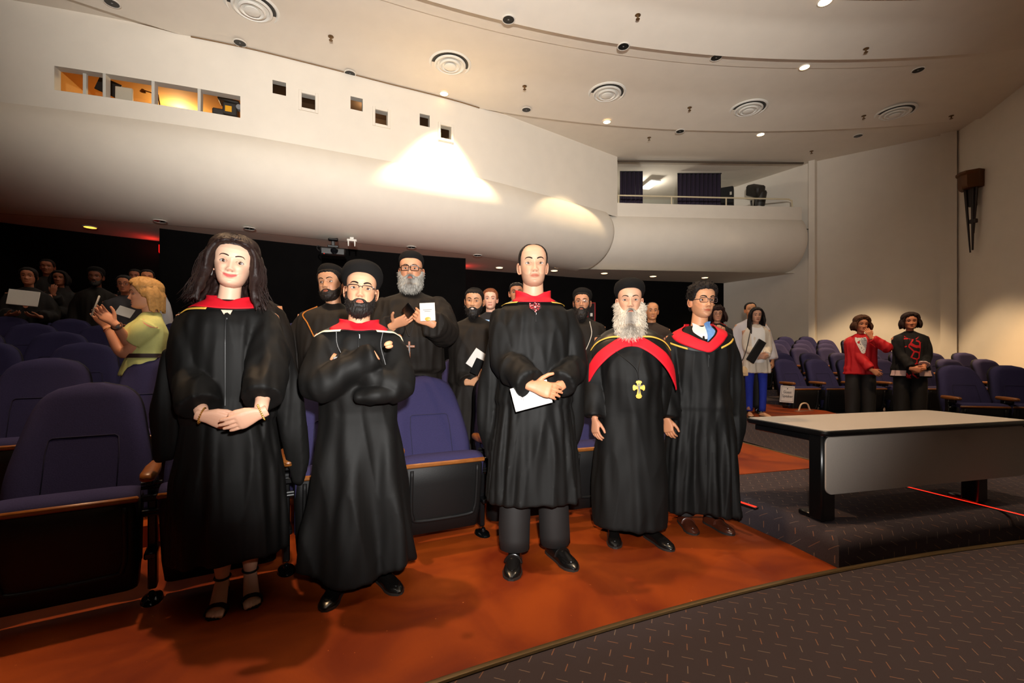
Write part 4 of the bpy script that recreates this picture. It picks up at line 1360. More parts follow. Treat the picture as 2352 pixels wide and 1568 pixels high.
    for x in (.03, 1.63, 3.3): MB().tube([(x, 0, 0), (x, 0, .24)], .020, 10).build('post', rl, root)
    d = 14.9
    rt = empty('loudspeaker', ((1670 - CX) / F * d, d, 5.0), -.5, 'black loudspeaker cabinet behind the side balcony rail', 'speaker')
    MB().box((0, 0, .83), (.40, .4, 1.66), .03).build('cabinet', bk, rt); MB().box((0, -.205, .83), (.36, .01, 1.58), .01).build('grille', mat('grille_black', (14, 13, 13), .8), rt); MB().box((.12, -.21, 1.42), (.06, .01, .10), .002).build('badge', mat('pale_plastic'), rt)
    d = 14.3
    rt = empty('follow_spot', ((1738 - CX) / F * d, d, 5.0), 0, 'dark follow-spot lamp standing at the side balcony rail', 'spotlight'); rt.scale = (1.25, 1.25, 1.12)
    MB().box((-.03, 0, 1.22), (.24, .5, .30), .04, (.5, -.25, 0)).build('housing', dk, rt); MB().lathe([(.13, 0), (.13, .35), (.10, .4), (0, .4)], 20, np.array(Matrix.Translation((.06, .0, .80)) @ Matrix.Rotation(.3, 4, 'X'))).build('barrel', dk, rt)
    MB().tube([(-.12, 0, 0), (-.12, 0, .65), (-.14, 0, .95)], .025, 8).tube([(.14, 0, 0), (.14, 0, .65), (.17, 0, .95)], .025, 8).box((0, 0, .5), (.34, .1, .06), .01).build('yoke', dk, rt)
    MB().ell((.02, -.06, .74), (.06, .06, .06)).build('knob', mat('pale_plastic'), rt)
    rt = empty('emergency_light', ((1493 - CX) / F * 15.2, 15.2, 7.0), .2, 'pale rectangular light panel on the side balcony ceiling', 'ceiling light')
    MB().box((0, 0, -.10), (.36, .8, .03), .006).build('panel', mat('panel_white', (235, 232, 225), .5), rt)
    MB().tube([((1689 - CX) / F * 16, 16, 5.0), ((1689 - CX) / F * 16, 16, 6.9)], .09, 12).build('wall_column', plaster(), kind='structure')
    # sconce on the right wall
    rt = empty('wall_sconce', (11.28, 11.12, 3.7), math.radians(-76), 'tall art deco brass sconce on the right wall', 'sconce')
    br = mat('sconce_bronze', (96, 58, 26), .4, metal=.3); db = mat('sconce_dark', (36, 20, 14), .5)
    hd = MB(); hd.loft([np.array([[-.24, 0, z], [-.24 * k, -.22 * k, z], [-.06, -.36 * k, z], [.06, -.36 * k, z], [.24 * k, -.22 * k, z], [.24, 0, z]]) for z, k in ((1.55, .80), (1.62, .88), (1.86, .9), (1.90, 1.0), (1.95, 1.0))], True, True)
    hd.build('bowl', br, rt, angle=30)
    MB().box((0, -.05, 1.35), (.16, .10, .45), .01).build('backplate', db, rt)
    for x, zb, r in ((-.10, .0, .035), (.06, .05, .045), (.14, .45, .03)):
        MB().tube([(x * .3 + .02, -.10, zb), (x, -.12, 1.62)], [r * .45, r], 8).build('rod', db, rt)
    MB().box((.05, -.09, .75), (.14, .08, .1), .01).build('bracket', db, rt)
    # exit signs that tint the soffit, fixed to the sides of the projecting bay
    def bear(x, y): return math.degrees(math.atan2(x - C0[0], y - C0[1]))
    for (x, y), sg, lab in (((-7.1, 9.17), -1, 'red exit sign round the left corner of the projecting black bay'), ((-1.2, 11.9), 1, 'red exit sign round the right corner of the projecting black bay')):
        t = bear(x, y); q = pol(24.95, t + sg * .09)
        rt = empty('exit_sign', (q[0], q[1], SOF - .34), math.radians(-t) + math.pi / 2, lab, 'exit sign', 'exit signs')
        MB().box((0, 0, .11), (.32, .06, .2), .01).build('housing', mat('black_plastic', (16, 16, 16), .5), rt)
        MB().box((0, sg * .036 * -1, .11), (.28, .01, .16), .003).build('face', mat('exit_red', (255, 30, 20), .5, emit=(255, 10, 8), estr=4), rt)
        lamp('exit_glow', 'POINT', (q[0] + sg * .18, q[1] - .05, SOF - .18), 1.2, (1, .05, .03), .05)
    d = 13.6
    rt = empty('fire_cabinet', ((1358 - CX) / F * d, d, CH - (738 - CY) / F * d), .1, 'red-framed fire cabinet on the black back wall', 'cabinet')
    rd = mat('fire_red', (150, 18, 22), .4)
    for c, sz in (((-.11, 0, .28), (.03, .06, .56)), ((.11, 0, .28), (.03, .06, .56)), ((0, 0, .55), (.25, .06, .03)), ((0, 0, .015), (.25, .06, .03))): MB().box(c, sz, .004).build('frame_bar', rd, rt)
    MB().box((0, .01, .28), (.2, .02, .52), .003).build('door', mat('cabinet_dark', (40, 36, 36), .2), rt); MB().box((0, -.01, .20), (.07, .03, .10), .003).build('notice', mat('panel_white'), rt)
# ---------------------------------------------------------------- theatre seats and table
def seat_fabric():
    return mat('blue_violet_fabric', (46, 43, 76), .9, spec=.15, noise_s=160, noise_a=.22, bump=.12)

SEATM = {}
def seat_meshes():
    fab = seat_fabric(); blk = mat('seat_plastic', (17, 16, 16), .55, spec=.3, noise_s=200, noise_a=.15, bump=.08); wood = mat('armrest_wood', (126, 74, 30), .35, noise_s=25, noise_a=.3); mt = mat('black_metal', (12, 12, 13), .3)
    # backrest: front surface with side bolsters, rounded top
    def back(off0, off1, shell):
        n, m = 22, 26
        rows = []
        for j in range(m + 1):
            t = j / m
            z = .40 + .63 * t
            hw = .268 - .052 * sstep(.25, .85, t)
            top = np.clip((t - .62) / .38, 0, 1)
            hw = hw * (1 - top ** 3.2) ** .42 if top < 1 else .02
            hw = max(hw, .03)
            row = []
            for i in range(n + 1):
                x = (-1 + 2 * i / n)
                ex = x * hw
                y = .075 + .245 * t ** 1.05
                bol = .030 * sstep(.13, .24, abs(ex)) * sstep(.95, .55, t)
                edge = -.045 * abs(x) ** 8 - .03 * sstep(.93, 1, t)
                row.append((ex, y - bol - edge + off0, z))
            rows.append(np.array(row))
        fr = rows
        bk = [r + np.array([0, off1, 0]) * (1) for r in rows]
        mb = MB()
        rings = [np.vstack([a, b[::-1]]) for a, b in zip(fr, bk)]
        mb.loft(rings, True, True)
        return mb
    b = back(0, .07, False)
    SEATM['back_cushion'] = b.mesh('back_cushion', fab, True, None)
    s = MB()
    ps = [(-.135, .0, .44), (-.135, .0, .70), (-.128, 0, .765), (-.115, 0, .775), (.115, 0, .775), (.128, 0, .765), (.135, 0, .70), (.135, 0, .44)]
    pp = []
    for x, _, z in ps:
        t = (z - .40) / .63
        pp.append((x, .075 + .245 * t ** 1.05 - .001 - .030 * sstep(.13, .24, abs(x)), z))
    s.tube(pp, .0028, 6)
    SEATM['seam'] = s.mesh('seam', mat('seam_dark', (34, 32, 60), .9), True, None)
    sh = back(.06, .035, True)
    SEATM['back_shell'] = sh.mesh('back_shell', blk, True, None)
    c = MB(); rings = []
    for x in np.linspace(-.25, .25, 15):
        e = 1 - .25 * abs(x / .25) ** 6
        a = np.linspace(0, math.pi, 9)
        rings.append(np.vstack([np.stack([np.full(9, x), -.075 + .085 * np.cos(a + math.pi) * -1 * -1, .525 + .045 * e * np.sin(a)], 1), [[x, .0, .2], [x, -.06, .2]]]))
    c.loft(rings, True, True)
    SEATM['seat_cushion'] = c.mesh('seat_cushion', fab, True, None)
    p = MB()
    rings = []
    for z, y0, y1, hw in ((.075, -.055, .0, .225), (.09, -.09, .01, .238), (.20, -.125, .01, .246), (.40, -.15, .01, .252), (.505, -.160, .01, .254), (.512, -.155, .0, .25)):
        r = .03
        rings.append(np.array([[-hw, y1, z], [-hw, y0 + r, z], [-hw + r * .4, y0 + r * .3, z], [-hw + r, y0, z], [hw - r, y0, z], [hw - r * .4, y0 + r * .3, z], [hw, y0 + r, z], [hw, y1, z]]))
    p.loft(rings, True, True)
    SEATM['seat_pan'] = p.mesh('seat_pan', blk, True, 50)
    def fy(z): return float(np.interp(z, [.09, .20, .40, .505], [-.09, -.125, -.15, -.160]))
    path = [(-.205, .495), (-.205, .30), (-.195, .215), (-.15, .18), (.15, .18), (.195, .215), (.205, .30), (.205, .495)]
    rg = MB().tube([(x, fy(z) - .002, z) for x, z in resample(np.array(path), 40)], .011, 8, True)
    SEATM['ridge'] = rg.mesh('ridge', blk, True, None)
    w = MB().box((0, -.158, .523), (.512, .022, .026), .007)
    SEATM['wood_trim'] = w.mesh('wood_trim', wood, True, 40)
    a = MB()
    rings = []
    for y, hw, z0, z1 in ((-.215, .012, .612, .628), (-.205, .026, .605, .640), (-.17, .031, .602, .645), (.0, .030, .600, .648), (.10, .024, .602, .645), (.13, .012, .61, .635)):
        rings.append(np.array([[-hw, y, z0 + .01], [-hw * .6, y, z0], [hw * .6, y, z0], [hw, y, z0 + .01], [hw, y, z1 - .01], [hw * .6, y, z1], [-hw * .6, y, z1], [-hw, y, z1 - .01]]))
    a.loft(rings, True, True)
    SEATM['armrest'] = a.mesh('armrest', wood, True, 60)
    st = MB().box((0, .0, .33), (.036, .075, .56), .006).box((0, -.05, .585), (.030, .18, .035), .006).box((0, -.03, .235), (.05, .16, .03), .006).box((0, -.07, .50), (.07, .03, .03), .006)
    for z in (.545, .565, .43, .415): st.tube([(-.04, -.05, z), (.04, -.05, z)], .009, 8)
    SEATM['stanchion'] = st.mesh('stanchion', mt, True, 40)
    f = MB().lathe([(.0, .022), (.03, .020), (.055, .012), (.062, .0)], 20, None, sx=.75, sy=1.35)
    f.v = [v + np.array([0, -.03, 0]) for v in f.v]
    f.tube([(0, -.05, .014), (0, -.05, .035)], .016, 8, 'round')
    SEATM['foot'] = f.mesh('foot', mat('chrome_black', (30, 30, 32), .12, metal=.8), True, 40)

def seat(pt, yaw, z, label, group, left_arm=False, sc=1.0):
    root = empty('theatre_seat', (pt[0], pt[1], z), yaw, label, 'seat', group)
    root.scale = (sc, sc, sc)
    def part(n, parent=root, x=0):
        o = bpy.data.objects.new(n, SEATM[n]); COL.objects.link(o); o.parent = parent; o.location = (x, 0, 0); return o
    b = part('back_cushion'); part('seam', b); part('back_shell'); part('seat_cushion'); p = part('seat_pan'); part('ridge', p); part('wood_trim')
    for x in ((.29, -.29) if left_arm else (.29,)):
        part('armrest', root, x); s = part('stanchion', root, x); part('foot', s)
    return root

ORD = ['first', 'second', 'third', 'fourth', 'fifth', 'sixth', 'seventh', 'eighth', 'ninth', 'tenth', 'eleventh', 'twelfth']
def build_seats():
    seat_meshes()
    # left block, concentric rows; bearings in degrees
    labs0 = ['blue theatre seat at the left end of the front row, empty and nearest the camera', 'blue theatre seat behind the long-haired woman in sandals', 'blue theatre seat behind the man with crossed arms',
             'empty blue theatre seat between crossed-arms man and tall man', 'blue theatre seat behind the tall balding man', 'blue theatre seat behind the long-bearded man', 'blue theatre seat behind the young man with spectacles']
    for i in range(7):
        t = -32.18 + 2.188 * i
        seat(pol(ROW0, t), math.radians(-t), 0, labs0[i], 'front row seats of the left block', i == 0)
    first = [-35.66, -36.6, -38.6, -40.6, -42.6, -44.4, -46.0]
    for k in range(1, 7):
        R = ROW0 + PITCH * k; dt = math.degrees(.58 / R)
        t0 = -33.6 if k == 1 else -33.6 - 1.9 * (k - 1) + (.9 if k % 2 else 0)
        n = 0
        tt = t0 - dt * (1 if k > 1 else 0)
        row = []
        while tt < -18.6:
            p = pol(R, tt)
            u = CX + F * p[0] / max(p[1], .1)
            if -160 < u and p[1] > 1.2: row.append(tt)
            tt += dt
        for i, tt in enumerate(row):
            if k >= 3 and CX + F * pol(R, tt)[0] / pol(R, tt)[1] > 700: continue      # wholly hidden behind people
            seat(pol(R, tt), math.radians(-tt), RISE * k, 'blue theatre seat in the %s row of the left block, %s from the left edge' % (ORD[k], ORD[min(i, 11)]), '%s row seats of the left block' % ORD[k], i == 0)
    # right block
    rows = [(4.97, 7.85, .09, 7), (5.47 - .0, 8.8, .212, 7), (4.72, 9.75, .334, 8), (4.75, 10.7, .456, 8), (4.8, 11.65, .578, 8), (4.9, 12.6, .70, 7)]
    for k, (x0, d, g, n) in enumerate(rows):
        for i in range(n):
            x = x0 + .575 * i
            R = math.hypot(x0 - C0[0], d - C0[1])
            t = math.degrees(math.atan2(x - C0[0], d - C0[1]))
            p = pol(R, t)
            lab = 'dark violet theatre seat in the right block, %s row, %s from the aisle' % (ORD[k], ORD[i])
            if k == 0 and i == 0: lab = 'aisle seat with the white paper sign on its armrest side, right block'
            seat(p, math.radians(-t) + .1, g, lab, 'right block seats, %s row' % ORD[k], i == 0)
    for i in range(3):
        seat((5.86 + .55 * i, 5.75 - .12 * i), math.radians(-14 - 4 * i), .02, 'dark theatre seat at the lower right, %s of the nearest right row' % ORD[i], 'nearest right row', i == 0)
    for i, (x, d, g) in enumerate(((3.95, 7.75, .288), (3.3, 7.9, .288), (3.0, 8.9, .40), (3.6, 8.9, .40), (4.2, 8.9, .40))):
        seat((x, d), math.radians(6), g, 'violet theatre seat across the aisle, ' + ['behind the woman in blue trousers', 'behind the curly-haired woman', 'back row left one', 'back row middle one', 'back row right one'][i], 'seats across the aisle', True)

def build_table():
    ang = math.radians(15.0)
    root = empty('folding_table', (1.84, 2.665, .177), ang, 'long grey laminate table with black edge and grey modesty panel', 'table')
    lam = mat('grey_laminate', (176, 166, 156), .45, noise_s=260, noise_a=.12); blk = mat('table_black', (10, 10, 11), .28)
    L, W, H = 1.80, .64, .552
    def rr(x0, x1, y0, y1, r, n=7):
        pts = []
        for cx, cy, a0 in ((x1 - r, y1 - r, 0), (x0 + r, y1 - r, 90), (x0 + r, y0 + r, 180), (x1 - r, y0 + r, 270)):
            for a in np.linspace(a0, a0 + 90, n):
                pts.append((cx + r * math.cos(math.radians(a)), cy + r * math.sin(math.radians(a))))
        return np.array(pts)
    e = MB(); rings = []
    for z, o in ((H - .036, -.010), (H - .032, -.002), (H - .018, .002), (H - .004, -.002), (H, -.010)):
        q = rr(-o, L + o, -o, W + o, .05); rings.append(np.hstack([q, np.full((len(q), 1), z)]))
    e.loft(rings, True, True); top = e.build('table_edge', blk, root)
    q = rr(.012, L - .012, .012, W - .012, .042); MB().prism(q, H - .002, H + .0012).build('tabletop', lam, root, angle=30)
    m = MB(); q = rr(.03, L - .02, .17, .515, .045)
    m.loft([np.stack([q[:, 0], np.full(len(q), y), q[:, 1]], 1) for y in (.026, .040)], True, True); m.build('modesty_panel', lam, root, angle=30)
    for x in (.065, L - .42):
        lg = MB().box((x, .085, H / 2 - .01), (.105, .10, H - .03), .012)
        lo = lg.build('leg', blk, root)
        MB().box((x, .17, .016), (.075, .10, .032), .008).build('foot', blk, lo)
        MB().box((x, .33, H - .06), (.06, .5, .04), .006).build('bracket', blk, lo)
    # paper sign on the aisle seat
    c = P(1808, 905, 7.35)
    s = empty('paper_sign', tuple(c), math.radians(8), 'white paper sign reading Guest Speaker on the aisle seat', 'sign')
    MB().box((0, 0, 0), (.25, .006, .27), .001, (0, .09, 0)).build('sheet', mat('paper_white', (226, 222, 216), .7), s)
    bd = MB()
    for cc, sz in (((0, 0, .115), (.22, .004, .004)), ((0, 0, -.115), (.22, .004, .004)), ((-.108, 0, 0), (.004, .004, .234)), ((.108, 0, 0), (.004, .004, .234))):
        bd.box(np.array(Euler((0, .09, 0)).to_matrix()) @ np.array(cc) + np.array([0, -.003, 0]), sz, .001, (0, .09, 0))
    bd.build('border', mat('ink_grey', (60, 52, 56), .7), s)
    MB().ell((.005, -.003, .09), (.008, .003, .011)).build('emblem', mat('ink_grey'), s)
    for txt, z in (('Guest', .015), ('Speaker', -.05)):
        cu = bpy.data.curves.new('lettering', 'FONT'); cu.body = txt; cu.size = .060; cu.align_x = 'CENTER'; cu.extrude = .0005
        o = bpy.data.objects.new('tmp_text', cu); COL.objects.link(o)
        me = bpy.data.meshes.new_from_object(o.evaluated_get(bpy.context.evaluated_depsgraph_get()))
        bpy.data.objects.remove(o); me.name = 'lettering'; me.materials.clear(); me.materials.append(mat('ink_grey'))
        o = bpy.data.objects.new('lettering', me); COL.objects.link(o); o.parent = s; o.location = (0, -.005, z); o.rotation_euler = (math.pi / 2, .09, 0)
# ---------------------------------------------------------------- the five graduates in front
def gown_mat():
    return mat('black_gown', (13, 12, 11), .64, spec=.26, noise_s=9, noise_a=.2)
def satin_mat():
    return mat('black_satin', (20, 19, 19), .4, spec=.4, noise_s=12, noise_a=.2)
def red_mat():
    return mat('red_velvet', (212, 8, 32), .7, noise_s=18, noise_a=.18)
def gold_mat():
    return mat('gold_trim', (226, 178, 72), .35, spec=.6)
def cream_mat():
    return mat('cream_trim', (240, 226, 190), .35)

def sym(l):
    return [(-a, z) for a, z in l[::-1] if a > 0] + list(l)

def hood(I, up, lo, blk=None, trims=(), off=.016, T=None, inner=None):
    T = T or I['T']
    red = drape(T, up, lo, off, .007, 60, 6).build('hood', red_mat(), I['root'], angle=None, label='red velvet hood collar')
    if blk:
        drape(T, blk[0], blk[1], off - .004, .006, 60, 6).build('hood_back', satin_mat(), red, angle=None)
    for t in trims:
        drape(T, t[0], t[1], off + .001, .005, 30, 2).build('hood_trim', t[2], red, angle=None)
    return red

def zipper(I, z0, z1, ph=0.0, off=.004):
    T = I['T']
    zs = np.linspace(z0, z1, 30)
    pts = np.array([T.pt(np.array([ph]), np.array([z]), off)[0] for z in zs])
    z = MB().tube(pts, .0035, 6)
    o = z.build('zipper', mat('zip_metal', (70, 70, 70), .3, metal=.7), I['root'])
    MB().box(pts[0] + np.array([.004, -.004, -.012]), (.006, .003, .022)).build('zip_pull', mat('zip_metal'), o)

def chain(I, pts, r, m, name='necklace', beads=0):
    mb = MB()
    p = resample(np.array(pts), max(len(pts) * 8, 24))
    if beads:
        d = np.concatenate([[0], np.cumsum(np.linalg.norm(np.diff(p, axis=0), axis=1))])
        q = np.arange(0, d[-1], beads)
        for i, t in enumerate(q):
            c = [np.interp(t, d, p[:, k]) for k in range(3)]
            mb.ell(c, (r, r, r * 1.25), None, 6, 4)
    else:
        mb.tube(p, r, 6)
    return mb.build(name, m, I['root'])

# woman in sandals
def heel_foot(root, body_skin, at, rot, s):
    mb = MB()
    mb.tube([(0, .02, .40), (0, .032, .30), (0, .035, .20), (0, .035, .125), (0, .04, .095)], [.054, .053, .040, .029, .031], 18, True, n=16)
    mb.ell((0, .062, .078), (.027, .031, .030), None, 14, 10)
    mb.tube([(0, .035, .11), (0, -.005, .075), (0, -.05, .035), (0, -.078, .024)], [.031, .034, .037, .036], 18, 'round', flat=.72, n=12)
    for k, (x, L, r) in enumerate(((.027, .046, .0125), (.009, .046, .0095), (-.006, .041, .009), (-.02, .034, .0085), (-.032, .026, .008))):
        sg = -1 if at[0] > 0.02 else 1
        mb.tube([(x * sg, -.085, .022), (x * sg, -.085 - L * .6, .021), (x * sg, -.085 - L, .014)], [r * 1.05, r, r * .85], 10, 'round')
    V, FA, N = remesh(mb, .0036, 2)
    M = np.array(Matrix.Translation(at) @ Matrix.Rotation(math.radians(rot), 4, 'Z'))
    X = lambda v: (np.asarray(v) * s) @ M[:3, :3].T + M[:3, 3]
    body_skin.add(X(V), FA, 0, np.array(lin((226, 176, 146))))
    so = MB()
    ys = [.088, .06, .03, -.01, -.05, -.08, -.11, -.135]; zs = [.052, .048, .042, .024, .006, .002, .002, .002]; ws = [.018, .028, .028, .027, .036, .041, .04, .022]
    so.loft([np.array([[w, y, z + .006], [-w, y, z + .006], [-w, y, z - .002], [w, y, z - .002]]) for y, z, w in zip(ys, zs, ws)])
    so.tube([(0, .07, .045), (0, .078, .0)], [.016, .006], 10)
    a = np.linspace(-.25, math.pi + .25, 17)
    band = lambda y, rx, rz, zc: np.stack([rx * np.cos(a), np.full(17, y), zc + rz * np.sin(a)], 1)
    st = MB()
    st.loft([np.stack([.043 * k * np.cos(a), np.full(17, -.088 + dy), .018 + .030 * k * np.sin(a)], 1) for dy, k in ((-.018, 1.0), (-.018, 1.12), (.018, 1.16), (.018, 1.04))], False, False)
    t = np.linspace(0, 2 * np.pi, 25)
    s2 = MB().tube(np.stack([.034 * np.cos(t), .037 + .036 * np.sin(t), .128 + .004 * np.sin(t)], 1), .0055, 6, False, flat=1.0)
    for b in (so, st, s2):
        b.v = [X(v) for v in b.v]
    o = so.build('sandal', mat('black_suede', (14, 13, 13), .6), root, angle=30)
    st.build('toe_strap', mat('black_suede'), o); s2.build('ankle_strap', mat('black_suede'), o)

def build_front():
    # ---- woman
    fs = dict(skin=(222, 180, 153), hand=(216, 166, 138), open=1.15, female=True, smile=1.0, lips=1.05, lipc=(196, 92, 88), hair_rgb=(34, 20, 17), brow_rgb=(48, 32, 26), brow=.85,
              iris=(70, 44, 26), wide=1.07, long=.97, jaw=.97, mw=1.4, hair=dict(line='woman', th=.026, streak=.12, front=.8, top=.35, dz=.004))
    r = np.random.RandomState(3); locks = []; wisps = []
    for sd in (-1, 1):
        for k in range(40):
            a = math.radians(58 + 122 * (k / 39.0)) * sd
            ca, sa = math.cos(a), math.sin(a)
            r0 = np.array([.090 * sa, -.094 * ca + .008, .045 + .02 * r.rand()])
            out = np.array([sa, -ca, 0])
            L = .15 + .045 * r.rand()
            fl = .025 * r.rand() + .012
            wv = .010 * math.sin(k * 1.7)
            fwd = -.045 * sstep(2.2, 1.1, abs(a))
            p = [r0 + out * .004, r0 + out * (.018) + np.array([0, 0, -.05]), r0 + out * (.022 + wv) + np.array([0, fwd * .3, -.12]),
                 r0 + out * (.034 - wv) + np.array([0, fwd * .8, -L]), r0 + out * (fl + .026) + np.array([.012 * r.normal(), fwd + .012 * r.normal(), -L - .05 - .025 * r.rand()])]
            locks.append((np.array(p), [.017, .022, .022, .018, .006], .8))
            for w in range(5):
                q = np.array(p) + out * (.016 + .006 * r.rand()) + r.normal(size=3) * .006
                q[0] -= out * .02; q[-1] += np.array([.02 * r.normal(), .02 * r.normal(), -.015 * r.rand()])
                wisps.append((q, [.002, .003, .003, .0025, .0006], .6))
    fs['wisps'] = wisps
    locks += sweep_locks(.018, 5)
    fs['locks'] = locks
    s = .949
    T_hem = [(.88, .205, .150, 0), (.60, .235, .175, 0), (.40, .25, .185, 0), (.21, .255, .19, .01)]
    I = person('smiling woman with long dark hair in black gown and red hood, wearing strappy heeled sandals', -1.335, 2.15, 0, 25, s, fs, hp=(2, 0, 7), lift=.05, hs=1.0,
               tab=tabx(MALE[1:], T_hem, .93, 1.08, .0), gown=dict(mat=gown_mat(), label='black graduation gown'), sleeve=(.074, .092, .085), inner_leg=.42, pleat=.014, npl=16, seed=3, shoulder=.172,
               arms=[dict(side=-1, w=lambda L: L(466, 955, 1.93), f=(.93, -.12, -.33), n=(.1, .95, .35), curl=(.12, .18, .12), spread=.02, thumb=(.25, .1), len=.90, hs=.97, hint=(-.35, .9, -.2)),
                     dict(side=1, w=lambda L: L(598, 948, 1.90), f=(-.92, -.05, -.38), n=(-.1, .95, .3), curl=(.12, .2, .15), spread=.02, thumb=(.2, .1), len=.86, hs=.97, hint=(.35, .9, -.2))],
               panels=[([(.21, .03, 1.18), (.26, .06, .92), (.29, .09, .66), (.29, .10, .52)], [.06, .07, .06, .03], .5),
                       ([(-.20, .03, 1.18), (-.25, .05, .92), (-.27, .08, .70)], [.06, .065, .04], .5)])
    root = I['root']; lf = .05
    b = MB()
    heel_foot(root, b, (-.035, .0, 0), -4, .95); heel_foot(root, b, (.085, .03, 0), 8, .95)
    b.build('feet', skin_mat(), root, cols=True, angle=None)
    up = sym([(0, 1.424), (18, 1.436), (45, 1.448), (80, 1.456), (120, 1.462), (180, 1.466)])
    lo = [(-180, 1.40), (-120, 1.40), (-88, 1.392), (-60, 1.396), (-30, 1.392), (0, 1.386), (30, 1.392), (60, 1.405), (90, 1.42), (120, 1.42), (180, 1.40)]
    bl = [(-180, 1.33), (-120, 1.345), (-88, 1.35), (-66, 1.378), (-40, 1.383), (0, 1.38), (30, 1.384), (60, 1.395), (90, 1.405), (120, 1.41), (180, 1.38)]
    tr = [(-100, 1.352), (-88, 1.358), (-66, 1.384), (-45, 1.390), (-24, 1.390)]
    hood(I, up, lo, (lo, bl), [(tr, [(a, z - .010) for a, z in tr], gold_mat())], off=.018)
    zipper(I, 1.345, .95)
    MB().add(np.array([I['T'].pt(np.radians([a]), np.array([z]), .006)[0] for a, z in ((-7, 1.386), (7, 1.386), (1, 1.335))]), [(0, 1, 2)]).build('neckline', mat('neck_skin', (238, 203, 180), .5), root)
    for sd in (-1, 1):
        e = MB()
        a = np.linspace(0, 2 * np.pi, 17)
        c = np.array([sd * .080, .004, -.052])
        e.tube(I['XH'](c + np.stack([.003 * np.cos(a) * 0, .009 * np.cos(a), .012 * np.sin(a)], 1)), .0028, 6, False)
        e.build('earring', mat('silver', (200, 198, 190), .2, metal=1), root)
    for i, w in enumerate(I['wr']):
        a = np.linspace(0, 2 * np.pi, 25)
        d = np.array([.93, -.12, -.33]) if i == 0 else np.array([-.92, -.05, -.38]); d /= np.linalg.norm(d)
        u = np.cross(d, (0, 0, 1)); u /= np.linalg.norm(u); v_ = np.cross(d, u)
        ring = w - d * .004 + np.cos(a)[:, None] * u * .027 + np.sin(a)[:, None] * v_ * .034
        mb = MB()
        for q in ring[:-1]:
            mb.ell(q, (.0042,) * 3, None, 6, 4)
        mb.build('bracelet', mat('gold', (222, 170, 80), .25, metal=1), root)

    # ---- man with crossed arms
    fm = dict(skin=(214, 160, 126), hand=(220, 150, 112), hair_rgb=(24, 17, 14), wide=.96, fat=.06, jaw=1.06, open=.95, lips=1.05, gaze=(.1, .05), brow=1.15,
              beard=dict(th=.014, drop=.016, flare=.04, rgb=(26, 20, 17), strands=500, len=.010, sr=.0011), hat=dict(r=1.08, h=1.0, z=.058, tilt=15),
              glasses=dict(rgb=(60, 54, 52), hw=.026, hh=.0135, rimless=True, fr=.0017))
    s = .918
    T2 = [(.98, .205, .150, 0), (.90, .205, .15, 0), (.6, .245, .175, 0), (.3, .285, .20, 0), (.115, .305, .215, 0)]
    I = person('dark-bearded man with crossed arms, thin glasses, round black cap and red-hooded gown', -.785, 2.34, 0, 17, s, fm, hp=(0, -4, 4), hs=1.0,
               tab=tabx(MALE[1:-2], T2, 1.06, 1.15, .02), gown=dict(mat=gown_mat(), label='black graduation gown over cassock'), pleat=.022, npl=9, seed=5, hem_wave=.035, shoulder=.185,
               arms=[dict(side=-1, nohand=True, w=lambda L: L(872, 812, 2.20), e=(-.175, -.14, 1.03), f=(.75, -.35, .55), n=(.5, .8, 0), curl=(.5, .4, .3), len=.97, sl=(.074, .088, .07), thumb=(.2, .1)),
                     dict(side=1, nohand=True, w=lambda L: L(756, 818, 2.19), e=(.175, -.15, 1.02), f=(-.97, .3, .02), n=(0, 1, 0), curl=(.4, .4, .3), len=.93, sl=(.074, .088, .062), thumb=(.2, .1))],
               panels=[([(.15, -.17, .99), (.08, -.185, .985), (.012, -.185, .98)], [.065, .075, .07], .55)],
               legs=dict(feet=((-.10, -.04, -14), (.115, .0, 24)), shoe='plain', shoe_mat=mat('black_leather', (16, 14, 13), .22)))
    root = I['root']
    k = s
    up = sym([(0, 1.335), (20, 1.346), (50, 1.356), (90, 1.362), (180, 1.365)])
    lo = sym([(0, 1.297), (20, 1.302), (42, 1.300), (62, 1.312), (90, 1.330), (130, 1.32), (180, 1.30)])
    bl = sym([(0, 1.292), (20, 1.296), (45, 1.292), (62, 1.290), (80, 1.262), (100, 1.25), (140, 1.25), (180, 1.2)])
    tr = [(24, 1.302), (45, 1.299), (62, 1.296), (78, 1.270), (95, 1.235)]
    hood(I, up, lo, (lo, bl), [(tr, [(a, z - .010) for a, z in tr], cream_mat()), ([(-a, z) for a, z in tr], [(-a, z - .010) for a, z in tr], cream_mat())], off=.024)
    zipper(I, 1.28, 1.19, 0, .012)
    T = I['T']
    for sg in (-1, 1):
        a0 = -32 if sg < 0 else 36
        pts = [T.pt(np.radians([a0]), np.array([1.292]), .014)[0], T.pt(np.radians([a0 * .72]), np.array([1.22]), .014)[0], T.pt(np.radians([a0 * (.3 if sg < 0 else .85)]), np.array([1.13]), .03)[0]]
        chain(I, pts, .0021, mat('silver', (200, 198, 190), .2, metal=1), beads=.006)
    tip = I['loc'](892, 789, 2.085)
    MB().ell(tip, (.021, .013, .012), (0, -.35, .3), 12, 8, col=lin((220, 150, 112))).ell(tip + np.array([.004, .004, -.013]), (.019, .012, .010), (0, -.2, .3), 12, 8, col=lin((220, 150, 112))).build('fingers', skin_mat(), root, cols=True)
    # wrist watch
    w = I['el'][1] + (I['wr'][1] - I['el'][1]) * .90; d = I['wr'][1] - I['el'][1]; d /= np.linalg.norm(d)
    a = np.linspace(0, 2 * np.pi, 25); v_ = np.cross(d, (0, 1, 0)); v_ /= np.linalg.norm(v_); u = np.cross(v_, d)
    wb = MB()
    for o in (-.006, 0, .006):
        wb.tube(w - d * (.006 - o) + np.cos(a)[:, None] * u * .028 + np.sin(a)[:, None] * v_ * .031, .0045, 6, False)
